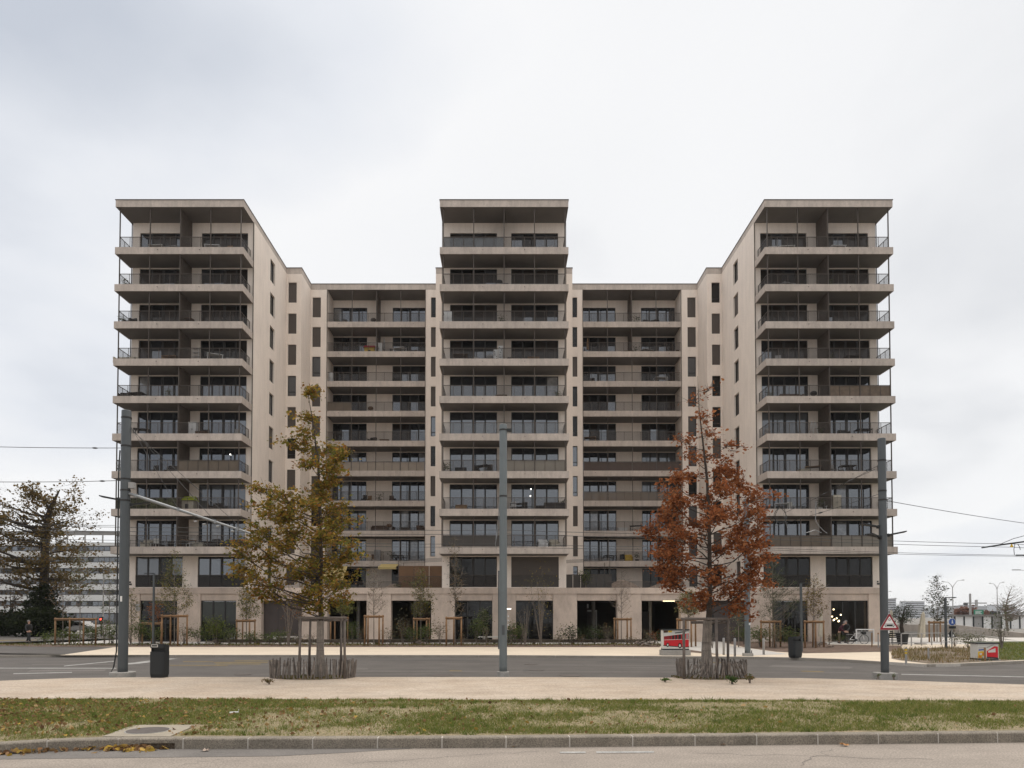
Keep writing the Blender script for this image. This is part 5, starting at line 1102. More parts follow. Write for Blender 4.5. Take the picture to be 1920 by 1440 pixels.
# multi-stemmed shrubs in the bed
def clump(px, Y, ptop, w, ns, n, cols, label, size=.08, barkm='barkgrey', name='multi_stem_shrub'):
    pyb = 1156+(CAMH-PAV)*FPX/Y; return bush(px, pyb, w, pyb-ptop, n, size, cols, label, name, Y, PAV, ns, barkm=barkm)
clump(541,47.5,1104,64,13,170,RDB+BRN,'many stemmed shrub with last red leaves left of the yellow oak')
clump(1014,47.5,1082,66,12,420,YEL,'many stemmed yellowish shrub right of the middle pole')
clump(985,47.2,1130,46,8,20,BRN,'bare grey shrub beside the yellowish shrub')
clump(1335,44,1180,40,6,40,GRY,'dark twiggy shrub behind the rust red oak')
clump(1878,42,1140,0.001+60,8,520,[(.10,.12,.06),(.07,.09,.045),(.14,.15,.08)],'leafy grey green shrub at the right edge')
k = 0
spots = [(85,1208,30,18,'G'),(110,1209,46,26,'G'),(140,1209,40,20,'Y'),(172,1209,52,34,'G'),(195,1209,34,44,'S'),(210,1210,44,36,'G'),(245,1209,44,40,'S'),(262,1210,40,46,'G'),(290,1210,40,30,'G'),(345,1209,48,38,'S'),(372,1209,44,30,'G'),(405,1209,50,46,'Y'),(430,1209,46,30,'G'),(470,1209,44,22,'G'),(505,1209,40,20,'G'),(525,1210,46,26,'G'),(560,1209,44,18,'S'),(585,1209,36,20,'S'),(660,1208,30,38,'G'),(676,1208,22,28,'S'),(732,1209,40,28,'S'),(755,1209,40,50,'S'),(772,1209,36,30,'G'),(800,1209,40,34,'G'),(825,1209,40,40,'S'),(868,1209,26,22,'S'),(893,1209,34,48,'G'),(912,1209,24,32,'S'),(958,1210,34,40,'G'),(978,1209,36,34,'G'),(1048,1210,40,22,'S'),(1072,1209,44,34,'D'),(1092,1209,30,20,'S'),(1115,1209,50,32,'D'),(1140,1209,34,36,'S'),(1185,1209,44,14,'S'),(1215,1208,40,26,'S'),(1228,1208,30,22,'B'),(1242,1211,26,24,'D'),(1285,1212,26,20,'G'),(1370,1206,44,28,'S'),(1395,1208,46,30,'G'),(1425,1214,50,34,'G'),(1455,1216,56,40,'S'),(1480,1214,50,34,'G'),(1500,1212,40,26,'S'),(1555,1209,30,20,'S'),(1575,1206,24,14,'G'),(1790,1212,60,26,'W'),(1815,1216,50,24,'W'),(1835,1210,40,20,'W')]
PAL = dict(G=GRN, Y=[(.12,.15,.03),(.16,.17,.05),(.09,.12,.03)], S=GRY+BRN, D=[(.045,.06,.03),(.07,.085,.04)], B=RDB, W=[(.12,.13,.06),(.30,.28,.24),(.10,.10,.05)])
WORD = dict(G='green', Y='bright green', S='straggly grey green', D='dark green', B='rusty', W='white flecked')
for i, (px, py, w, h, c) in enumerate(spots):
    near = min(((abs(px-a), n_) for a, n_ in ((150,'the tall bare sapling'),(228,'the left pole'),(299,'the left litter bin'),(462,'the second shop window'),(541,'the red leaved shrub'),(600,'the yellow oak'),(700,'the twiggy sapling'),(789,'the second passage'),(853,'the tall sparse sapling'),(943,'the middle pole'),(1014,'the yellowish shrub'),(1165,'the bare branching sapling'),(1268,'the painted bus cabinet'),(1402,'the far pole'),(1449,'the feathery sapling'),(1526,'the far lamp post'),(1785,'the blue sign'),(1850,'the painted tram cabinet'))), key=lambda t: t[0])
    side = 'left of' if px < {n_: a for a, n_ in ((150,'the tall bare sapling'),(228,'the left pole'),(299,'the left litter bin'),(462,'the second shop window'),(541,'the red leaved shrub'),(600,'the yellow oak'),(700,'the twiggy sapling'),(789,'the second passage'),(853,'the tall sparse sapling'),(943,'the middle pole'),(1014,'the yellowish shrub'),(1165,'the bare branching sapling'),(1268,'the painted bus cabinet'),(1402,'the far pole'),(1449,'the feathery sapling'),(1526,'the far lamp post'),(1785,'the blue sign'),(1850,'the painted tram cabinet'))}[near[1]] else 'right of'
    size_w = 'tall' if h > 33 else ('low' if h < 24 else 'knee-high')
    d_ = '' if near[0] > 18 else 'close '
    bush(px, min(py,1212.5) if px < 1240 else py, w, h, int(w*h*(.42 if c in 'GYD' else .22)), .105 if c in 'GYD' else .085, PAL[c], f'{size_w} {WORD[c]} shrub {d_}{side} {near[1]} in the planting bed', z=PAV, stems=8, group='shrubs in the planting bed')
# ground cover and mulch chips
n = 9000; X = rng.uniform(-40,11.4,n); Yy = rng.uniform(46.6,49.8,n)
keep = rng.random(n) < .25+.75*vnoise(X+60,Yy,.8,9)
P = np.stack([X,Yy,np.full(n,PAV+.03)+.10*rng.random(n)],1)[keep]
struct(tag(link('ground_cover', leaves_mesh('ground_cover', P, .10, GRN+YEL+BRN, 'leaf', .4)), 'low mixed ground cover in the long planting bed', 'plants'), 'stuff')
n = 1500; X = rng.uniform(-38,11,n); Yy = 49.6+rng.random(n)*.35
struct(tag(link('ground_cover', blades_mesh('grass_strip', np.stack([X,Yy,np.full(n,PAV)],1), .12, .05, [(.09,.13,.03),(.12,.15,.04)], 'leaf', .5)), 'thin strip of grass along the timber edge', 'grass'), 'stuff')
a = np.array([G(px,py) for px,py in ((1672,1219),(1772,1213.5),(1842,1216),(1850,1234),(1902,1238),(1790,1243),(1742,1244),(1690,1238),(1672,1234.5))])
def inside(X, Y, poly):
    r_ = np.zeros(len(X), bool); n = len(poly)
    for i in range(n):
        x1, y1 = poly[i]; x2, y2 = poly[(i+1) % n]; c = ((y1 > Y) != (y2 > Y)) & (X < (x2-x1)*(Y-y1)/(y2-y1+1e-12)+x1); r_ ^= c
    return r_
n = 14000; X = rng.uniform(a[:,0].min(),a[:,0].max(),n); Yy = rng.uniform(a[:,1].min(),a[:,1].max(),n); k_ = inside(X,Yy,a) & (rng.random(n) < 1.5*vnoise(X,Yy,1.2,4)-.25)
struct(tag(link('dry_grass', blades_mesh('dry_grass', np.stack([X,Yy,np.full(n,PAV)],1)[k_], .20, .028, [(.27,.19,.09),(.20,.13,.06),(.14,.13,.05),(.33,.24,.12),(.12,.12,.045)], 'leaf_dry', .35)), 'dry brown grasses in the bed by the right pole', 'grass'), 'stuff')
n = 26000; X = rng.uniform(20,46,n); Yy = rng.uniform(31,52,n); lw = np.array([G(1848,1240),G(1905,1238),G(1990,1235.5),(90,38),(90,58),(60,58),G(1800,1203),G(1842,1214)]); k_ = inside(X,Yy,lw)
struct(tag(link('lawn_grass', blades_mesh('lawn_grass', np.stack([X,Yy,np.full(n,PAV)],1)[k_], .12, .04, GR, 'leaf', .6)), 'green lawn at the right edge of the street', 'grass'), 'stuff')
# timber edge / bench along the bed, its boards one by one
o = thing('timber_bench', 'long low dark timber bench along the back of the planting bed', 'bench', (-8,50.15,PAV))
xa, xb = AT(402,1203,50.2).x, AT(1213,1203,50.2).x; nb = 11
for i in range(nb):
    p, q = xa+(xb-xa)*i/nb, xa+(xb-xa)*(i+1)/nb
    MB().box(p+8+.01,q+8-.01,-.16,.16,.12,.36).build('beam','timber',o)
    MB().box(p+8+.25,p+8+.45,-.12,.12,-.02,.118).build('leg','timber',o)
for px, py, w, lab in ((535,1195,64,'pale stone bench behind the red leaved shrub'),(927,1195.5,70,'pale stone bench in front of the central shop window')):
    a_ = AT(px,py,52.5); tag(MB().bbox(a_.x-w*52.5/FPX/2,a_.x+w*52.5/FPX/2,52.3,52.7,PAV+.42,PAV+.52,.01).box(a_.x-.9,a_.x-.7,52.35,52.65,PAV,PAV+.42).box(a_.x+.7,a_.x+.9,52.35,52.65,PAV,PAV+.42).build('stone_bench','plaza'), lab, 'bench')
def logs(px, py, n, L, lab):
    x, y = G(px,py); o = thing('log_pile', lab, 'log pile', (x,y,PAV))
    for i in range(n):
        c = Vector((rnd(-.9,.9)*L, rnd(-.25,.25), .06+.09*(i % 3))); d = Vector((rnd(.3,.8)*L, rnd(-.25,.25), rnd(-.12,.18))); MB().path([c-d*.6,c+Vector((0,0,.03)),c+d*.6],[.05,.06,.045],7).build('log','logs' if i%2 else 'barkgrey',o)
logs(400,1208,6,.6,'few pale logs and branches left of the yellow oak'); logs(790,1209,7,.35,'small heap of branches before the second passage'); logs(1208,1211,16,.6,'heap of cut branches left of the painted bus cabinet'); logs(1548,1214,6,.5,'scattered branches under the brown sapling')
# ---- the old oak, hedge and bushes at the far left
o = thing('oak_tree','old spreading oak with thin yellow green foliage at the far left','tree',(AT(82,1190,75).x,75,PAV))
DK = [(.115,.085,.035),(.075,.065,.028),(.15,.10,.04),(.18,.115,.045)]
crown([(80,1192,.55),(82,1120,.5),(84,1040,.42),(86,990,.36),(93,958,.28),(102,938,.18),(112,918,.06)],[(914,20,135),(925,-20,146),(950,-35,148),(980,-40,148),(1000,-30,150),(1020,-40,168),(1050,-45,180),(1080,-40,190),(1100,-20,175)],75,210,46,.5,.24,DK,o,'barkdark',br=.06,rise=.25,edge=.4,depth=.9,ratio=.7,nb=38,bsig=(1.25,.5),wexp=.55)
def limb(pts, r0, r1, par): MB().path([AT(px,py,Y)-Vector(par.location) for px,py,Y in pts], [r0+(r1-r0)*i/(len(pts)-1) for i in range(len(pts))], 7).build('limb','barkdark',par)
limb([(84,1010,75),(60,990,74),(30,980,73),(5,972,73),(-20,960,73)],.28,.1,o); limb([(88,985,75),(78,968,75),(60,958,76),(45,945,76)],.2,.05,o); limb([(92,962,75),(90,950,75),(84,940,75),(74,930,75)],.16,.04,o); limb([(90,985,75),(110,982,75),(130,975,74)],.14,.03,o)
def leafmass(name, label, cat, px0, px1, ptop, pbot, Y, dep, n, size, cols, stemm='barkdark'):
    a, b = AT(px0,pbot,Y), AT(px1,ptop,Y); o = thing(name, label, cat, ((a.x+b.x)/2,Y,PAV)); hw = (b.x-a.x)/2; H_ = b.z-PAV
    v = rng.normal(size=(n,3)); v /= np.linalg.norm(v,axis=1)[:,None]; r_ = rng.random((n,1))**.35; P = v*r_*np.array([hw,dep,H_/2])+np.array([0,0,H_/2]); P += rng.normal(size=P.shape)*.12*min(hw,H_); P[:,2] = np.abs(P[:,2])
    link('foliage', leaves_mesh('foliage', P, size, cols, 'leaf', .6), o)
    m = MB()
    for i in range(5): m.path([(rnd(-.5,.5)*hw,0,0),(rnd(-.6,.6)*hw,rnd(-.3,.3)*dep,H_*.7)],[.08,.02],5)
    m.build('stem', stemm, o); return o
DG = [(.022,.03,.014),(.035,.042,.02),(.018,.022,.012)]
leafmass('hedge','dark evergreen hedge below the old oak, left part','hedge',-60,40,1148,1190,72,3,2600,.34,DG); leafmass('hedge','dark evergreen hedge below the old oak, right part','hedge',30,122,1142,1190,70,3,2800,.34,DG); leafmass('hedge','dense dark ivy bush round the foot of the old oak','hedge',58,104,1095,1188,73,2.5,2200,.3,DG)
leafmass('shrub','brownish bare bush at the far left edge under the oak','shrub',-40,60,1060,1180,78,4,700,.3,[(.09,.06,.04),(.06,.045,.03)])
# ================================================================ FAR SETTING
# pale terraced office block on the left
YO = 195; xa, xb = AT(-160,1100,YO).x, AT(300,1100,YO).x
o = thing('office_building','pale long office block with dark window bands behind the oak','building',((xa+xb)/2,YO,0)); cx_ = (xa+xb)/2; hw = (xb-xa)/2
tops = [1018,1033.5,1054.5,1075.5,1095.5,1115.5,1137]; bots = [1023,1043.5,1065,1086,1106,1126.5,1149]
zb = 0
lv = [(AT(0,t,YO).z, AT(0,b,YO).z) for t, b in zip(tops, bots)]
for i, (zt, zb) in enumerate(lv):
    MB().box(-hw,hw,0,18,zb,zt).build('parapet','farwhite',o)
    z1 = lv[i+1][0] if i+1 < len(lv) else 0
    wl = MB().box(-hw+.4,hw-.4,.7,17,z1,zb).build('window_band','farband',o)
    n = 44
    for j in range(n):
        x_ = -hw+.8+(2*hw-1.6)*j/n; link('window', MB().box(.05,(2*hw-1.6)/n-.12,.6,.66,z1+.25,zb-.25).mesh('window', random.choice(('glass','glassdark','farband','glassblind'))), wl, (x_,0,0))
zt = lv[0][0]
MB().box(-hw,hw,1,2,AT(0,1002,YO).z,AT(0,995,YO).z).build('roof_frame','roofgrey',o)
for j in range(14):
    x_ = -hw+2+(2*hw-4)*j/13; MB().box(x_-.15,x_+.15,1,1.3,zt,AT(0,1002,YO).z).build('roof_post','greymetal',o)
# street lamp, car and signal behind the saplings
p = AT(193,1160,90); o = thing('street_lamp','slim grey lamp post before the pale office block','street lamp',(p.x,90,PAV)); H_ = AT(193,1064,90).z-PAV
MB().tube((0,0,0),(0,0,H_),.09,.06,8).build('post','greymetal',o); MB().box(-.1,.55,-.12,.12,H_,H_+.1).build('lamp_head','greymetal',o)
p = AT(190,1161,70); o = thing('traffic_light','small traffic light showing red beside the left pole','traffic light',(p.x,70,PAV)); MB().tube((0,0,0),(0,0,p.z-PAV+.2),.06,.06,8).build('post','darkgrey',o); MB().box(-.14,.14,-.1,.1,p.z-PAV-.5,p.z-PAV+.25).build('housing','black',o); MB().ball((0,-.1,p.z-PAV),.09).build('red_lens','lampred',o)
def car(px, Y, m, label, rz):
    p = AT(px,1180,Y); o = thing('parked_car', label, 'car', (p.x,Y,PAV), rz)
    side = [(-2.1,.35),(-2.15,.75),(-1.5,.9),(-.9,1.42),(.7,1.45),(1.45,.95),(2.1,.82),(2.15,.35)]
    MB().vprism(side,-.85,.85).build('body',m,o); MB().vprism([(-1.3,.92),(-.85,1.36),(.62,1.38),(1.2,.95)],-.86,.86).build('side_window','glassdark',o)
    for x_ in (-1.35,1.35):
        for y_ in (-.88,.66):
            w_ = link('wheel', MB().vprism([(.33*math.cos(2*math.pi*i/14),.33+.33*math.sin(2*math.pi*i/14)) for i in range(14)],0,.22).mesh('wheel','black'), o, (x_,y_,0)); link('rim', MB().vprism([(.19*math.cos(2*math.pi*i/10),.33+.19*math.sin(2*math.pi*i/10)) for i in range(10)],-.01,.0).mesh('rim','greymetal'), w_)
    for y_ in (-.6,.6): MB().box(2.1,2.17,y_-.18,y_+.18,.62,.76).build('headlight','offwhite',o)
    return o
car(113,88,'offwhite','silver car parked behind the left saplings',R(8)); car(150,84,'greymetal','grey car parked behind the tall bare sapling',R(-5))
# right side: ramp walls, noise barrier, motorway furniture
def wallseg(name, label, pts, th, m):
    """pts: (px, ptop, Y) along the wall; stands on the ground"""
    P = [AT(px,pt,Y) for px,pt,Y in pts]; mb = MB(); n = len(P)
    vs = []
    for q in P: vs += [(q.x,q.y,-.05),(q.x,q.y,q.z),(q.x+.02,q.y+th,q.z),(q.x+.02,q.y+th,-.05)]
    fs = []
    for i in range(n-1):
        for k in range(3): fs.append((4*i+k,4*(i+1)+k,4*(i+1)+k+1,4*i+k+1))
    fs += [(0,1,2,3),tuple(4*(n-1)+k for k in (3,2,1,0))]
    return tag(mb.add(vs,fs).build(name,m), label, 'wall')
wallseg('ramp_wall','pale concrete wall of the motorway ramp below the white barrier',[(1640,1171,92),(1790,1171,92),(1850,1178,80),(1920,1187,68),(2100,1205,50)],.4,'wallconc')
wallseg('ramp_wall','darker lower concrete wall in front of the ramp',[(1600,1182,75),(1795,1186,75),(1850,1192,66),(1920,1203,56),(2100,1225,44)],.3,'concrete')
o = thing('mesh_fence','thin wire mesh fence below the ramp wall','fence',(AT(1830,1200,60).x,60,PAV))
for i in range(12):
    p = AT(1798+i*4.2,1200,62-i*.5); MB().tube((p.x-o.location.x,p.y-60,0),(p.x-o.location.x,p.y-60,.9),.012,.012,5).build('post','greymetal',o)
a_, b_ = AT(1798,1200,62), AT(1845,1200,56.5); MB().tube((a_.x-o.location.x,2,.9),(b_.x-o.location.x,-3.5,.9),.015,.015,5).build('rail','greymetal',o)
YN = 125; p0, p1 = AT(1790,1156,YN), AT(2120,1156,YN)
o = thing('noise_barrier','white panelled noise barrier with dark posts along the motorway','barrier',((p0.x+p1.x)/2,YN,0)); zt = p0.z; zb = AT(1790,1173,YN).z-1.5
npn = 19; L = p1.x-p0.x; pm = MB().box(.08,L/npn-.08,0,.1,zb,zt).mesh('panel','white')
for i in range(npn):
    link('panel', pm if i not in (2,4,9) else MB().box(.08,L/npn-.08,0,.1,zb,zt).mesh('panel','greymetal'), o, (-L/2+L*i/npn,0,0)); MB().box(-L/2+L*i/npn-.1,-L/2+L*i/npn+.1,-.12,.14,zb,zt+.3).build('post','darkgrey',o)
MB().box(-L/2-1,L/2,-.3,.4,zt,AT(1790,1152.5,YN).z).build('cap','roofgrey',o)
def dlamp(px, ptop, Y, arms, label, pb=1160):
    p = AT(px,pb,Y); o = thing('motorway_lamp', label, 'street lamp', (p.x,Y,0)); s = Y/FPX; z1 = AT(px,ptop,Y).z
    MB().tube((0,0,0),(0,0,z1-8*s),.14,.07,8).build('post','greymetal',o)
    for dx, dz in arms:
        q = [(0,0,z1-8*s),(dx*.15*s,0,z1-3*s),(dx*.5*s,0,z1+dz*.8*s),(dx*s,0,z1+dz*s)]; MB().path(q,[.07,.06,.05,.045],6).build('arm','greymetal',o)
        MB().box(min(dx*s,dx*s*1.2),max(dx*s,dx*s*1.2),-.15,.15,z1+dz*s-.03,z1+dz*s+.12).build('lamp_head','greymetal',o)
dlamp(1787,1094,150,((-16,3),(18,6)),'double armed motorway lamp behind the café sapling'); dlamp(1870.5,1097,160,((-12,3),(11,5)),'double armed motorway lamp before the bare tree'); dlamp(1990,1080,130,((-75,11),(40,8)),'motorway lamp whose arm reaches in at the right edge'); dlamp(1655,1112,170,((14,3),),'upper lamp arm seen just right of the right pole'); dlamp(1660,1124,190,((18,2),),'lower lamp arm seen just right of the right pole'); dlamp(1686,1130,140,((3,2),),'small lamp above the olive tree')
p = AT(1819.5,1150,210); tag(MB().tube((p.x,210,0),(p.x,210,AT(1819,1113,210).z),.35,.3,8).build('mast','greymetal'),'plain grey mast rising behind the noise barrier','mast')
o = thing('tower_crane','distant tower crane with a long flat jib','crane',(AT(1831,1150,600).x,600,0)); z1 = AT(1831,1131,600).z
MB().box(-.8,.8,-.8,.8,0,z1+3).build('mast','greymetal',o); MB().box(-11,9,-.5,.5,z1-.4,z1+.6).build('jib','greymetal',o); MB().box(-11,-8,-.8,.8,z1-1.8,z1).build('counterweight','darkgrey',o)
o = thing('motorway_sign','green motorway direction sign on the far right','sign',(AT(1835,1150,230).x,230,0)); a_, b_ = AT(1826.5,1152,230), AT(1844,1143.5,230); w_ = b_.x-a_.x
MB().box(-w_/2,w_/2,-.1,.1,a_.z,b_.z).build('panel','signgreen',o)
for k in range(3): MB().box(-w_*.38,w_*(.30-.12*(k%2)),-.14,-.11,b_.z-.55-.42*k,b_.z-.38-.42*k).build('text_line','white',o)
for x_ in (-w_*.3,w_*.3): MB().box(x_-.1,x_+.1,.1,.3,0,a_.z+.5).build('post','greymetal',o)
o = thing('motorway_sign','grey back of a motorway sign beside the green one','sign',(AT(1866,1150,230).x,230,0)); a_, b_ = AT(1857,1152,230), AT(1875,1146,230); w_ = b_.x-a_.x
MB().box(-w_/2,w_/2,-.1,.1,a_.z,b_.z).build('panel','darkgrey',o)
for x_ in (-w_*.3,w_*.3): MB().box(x_-.1,x_+.1,.1,.3,0,a_.z+.5).build('post','greymetal',o)
for px0,px1,pt,Y,lab in ((1792,1832,1139,260,'reddish autumn tree mass behind the noise barrier'),(1840,1860,1146,280,'small reddish autumn tree behind the green sign')): leafmass('tree',lab,'tree',px0,px1,pt,1168,Y,5,1100,1.1,[(.17,.085,.06),(.13,.07,.055),(.20,.11,.08)])
# bare tree at the right
o = thing('bare_tree','bare spreading tree at the right edge in front of the barrier','tree',(AT(1892,1190,75).x,75,0))
crown([(1892,1200,.14),(1888,1170,.12),(1884,1145,.09),(1890,1120,.05),(1897,1100,.02)],[(1097,1888,1905),(1115,1878,1925),(1130,1858,1945),(1145,1868,1935)],75,70,1,.3,.14,[(.10,.07,.05)],o,'barkgrey',br=.05,rise=.5)
# distant town and hills
for i in range(46):
    px = rnd(1650,2000) if i < 34 else rnd(-80,30); Y = rnd(900,2000); w = rnd(14,46); h = rnd(8,26)
    p = AT(px,1156,Y); oo = thing('distant_building', 'pale far off town building on the horizon', 'building', (p.x,Y,0), rnd(-.3,.3), 'far town buildings on the horizon')
    MB().box(-w/2,w/2,0,12,0,h).build('wall','farcity_hazed',oo); MB().box(-w/2-.3,w/2+.3,-.3,12.3,h,h+.6).build('roof','roofgrey',oo)
    for k in range(int(h/3.2)): MB().box(-w/2+1,w/2-1,-.1,-.02,1.2+3.2*k,2.6+3.2*k).build('window_band','farband',oo)
hm = MB(); n = 60; vs = []
for r_ in range(2):
    for i in range(n+1):
        x_ = -2700+5400*i/n; vs.append((x_, 2300+500*r_, 0 if r_ == 0 else 28+9*math.sin(i*.55)+6*math.sin(i*1.7+1)))
fs = [(i,i+1,n+2+i,n+1+i) for i in range(n)]
struct(hm.add(vs,fs).build('hills','hill'))
# ================================================================ CAFÉ CORNER, PEOPLE, BALCONY LIFE
YC = 50.5
# bicycle
def bicycle(px, py, Y, label, rz=0):
    p = AT(px,py,Y); o = thing('bicycle', label, 'bicycle', (p.x,Y,PAV), rz)
    rw = .34
    for x_ in (-.53,.53):
        m = MB(); N_ = 24; ring = [(x_+rw*math.cos(2*math.pi*i/N_),0,rw+rw*math.sin(2*math.pi*i/N_)) for i in range(N_+1)]; w = m.path(ring,.02,6,False).build('wheel','black',o)
        s_ = MB()
        for k in range(10): a = 2*math.pi*k/10; s_.tube((x_,0,rw),(x_+rw*math.cos(a),0,rw+rw*math.sin(a)),.004,.004,3)
        s_.build('spoke','greymetal',w)
    MB().path([(-.53,0,rw),(-.08,0,.3),(-.2,0,.78),(.38,0,.80),(-.08,0,.3)],.024,6).path([(-.53,0,rw),(-.18,0,.72)],.018,6).build('frame','white',o)
    MB().path([(.53,0,rw),(.44,0,.62),(.36,0,.98)],.02,6).build('fork','white',o); MB().path([(.28,-.26,1.02),(.36,0,1.0),(.28,.26,1.02)],.015,6).build('handlebar','black',o)
    MB().bbox(-.36,-.08,-.07,.07,.86,.92,.02).build('saddle','black',o); MB().tube((-.2,0,.75),(-.22,0,.88),.015,.015,6).build('seat_post','greymetal',o)
    MB().lathe([(.09,-.01),(.09,.01)],12,(0,0,0)).build('crank','darkgrey',o).matrix_local = Matrix.Translation((-.08,-.03,.3)) @ Matrix.Rotation(R(90),4,'X')
    MB().bbox(.34,.62,-.16,.16,.72,.92,.03).build('basket','black',o); MB().box(-.75,-.3,-.08,.08,.70,.72).build('carrier','greymetal',o)
bicycle(1607,1209,YC,'white bicycle with black basket parked before the café corner')
p = AT(1622,1209,51.2); o = thing('bike_rack','white framed stand behind the bicycle at the café corner','stand',(p.x,51.2,PAV)); w_ = 34*51.2/FPX/2
MB().box(-w_,w_,-.05,.05,1.02,1.10).box(w_-.07,w_,-.05,.05,0,1.02).box(-w_,-w_+.07,-.05,.05,0,1.02).build('frame','white',o); MB().box(-w_+.09,w_-.09,-.01,.01,.15,.92).build('panel','greymetal',o)
for px, lab in ((1635,'slim brown post beside the white stand'),(1647,'slim brown post beside the right pole')):
    x, y = G(px,1213); tag(MB().box(x-.03,x+.03,y-.03,y+.03,PAV,PAV+.95).build('post','wood'), lab, 'post')
# closed parasols
def parasol(px, py, ptop, w, Y, lean, label):
    p = AT(px,py,Y); H_ = AT(px,ptop,Y).z-PAV; o = thing('closed_parasol', label, 'parasol', (p.x,Y,PAV)); s = Y/FPX; W_ = w*s/2; L = lean*s
    MB().path([(0,0,0),(L,0,H_+.05)],.03,6).build('pole','greymetal',o)
    m = MB(); n = 12; prof = [(.2,W_*.95),(.28,W_*1.05),(.5,W_*.85),(.75,W_*.65),(.93,W_*.5),(1,W_*.12)]; vs = []
    for f, r_ in prof:
        for k in range(n): a = 2*math.pi*k/n; q = r_*(1 if k%2 else .72); vs.append((L*f+q*math.cos(a), q*math.sin(a), H_*f))
    m.add(vs, [(i*n+k,i*n+(k+1)%n,(i+1)*n+(k+1)%n,(i+1)*n+k) for i in range(len(prof)-1) for k in range(n)]+[tuple(range(n-1,-1,-1)),tuple(range((len(prof)-1)*n,len(prof)*n))]).build('canopy','cream',o)
    MB().bbox(-.3,.3,-.3,.3,0,.08,.02).build('base','concrete',o)
mat('parasol_white',(.66,.63,.55),.9,.08,3); 
parasol(1726,1200,1147,13,50,6,'closed cream parasol leaning on the café terrace'); parasol(1672,1206,1143,9,50,0,'closed cream parasol half hidden behind the right pole'); parasol(1539,1205,1144,9,52,1,'closed cream parasol left of the café window')
# olive in a planter
o = thing('olive_tree','dark green olive tree in a pot on the café terrace','tree',(AT(1692,1200,50).x,50,PAV))
crown([(1692,1186,.14),(1690,1175,.13),(1691,1165,.10),(1694,1150,.06),(1697,1138,.02)],[(1134,1688,1706),(1142,1672,1714),(1155,1666,1718),(1166,1672,1712)],50,44,22,.22,.11,[(.045,.06,.035),(.065,.08,.05),(.03,.04,.025)],o,'barkdark',ratio=.35)
tag(link('planter', MB().lathe([(.32,0),(.42,.75),(.45,.78),(.40,.78),(.38,.70)],16).mesh('planter','darkgrey'), None, (AT(1692,1200,50).x,50,PAV)), 'dark round pot holding the olive tree', 'planter')
o = thing('storage_rack','black stacked café chairs beside the olive tree','chairs',(AT(1680,1200,48.6).x,48.6,PAV))
for k in range(5): MB().box(-.38,.32,-.25,.25,.18+.16*k,.23+.16*k).build('seat','black',o)
for x_ in (-.36,.30):
    for y_ in (-.23,.23): MB().tube((x_,y_,0),(x_,y_,1.05),.02,.02,6).build('leg','black',o)
for k in range(4): MB().box(-.38,-.34,-.25,.25,.5+.14*k,.58+.14*k).build('back','black',o)
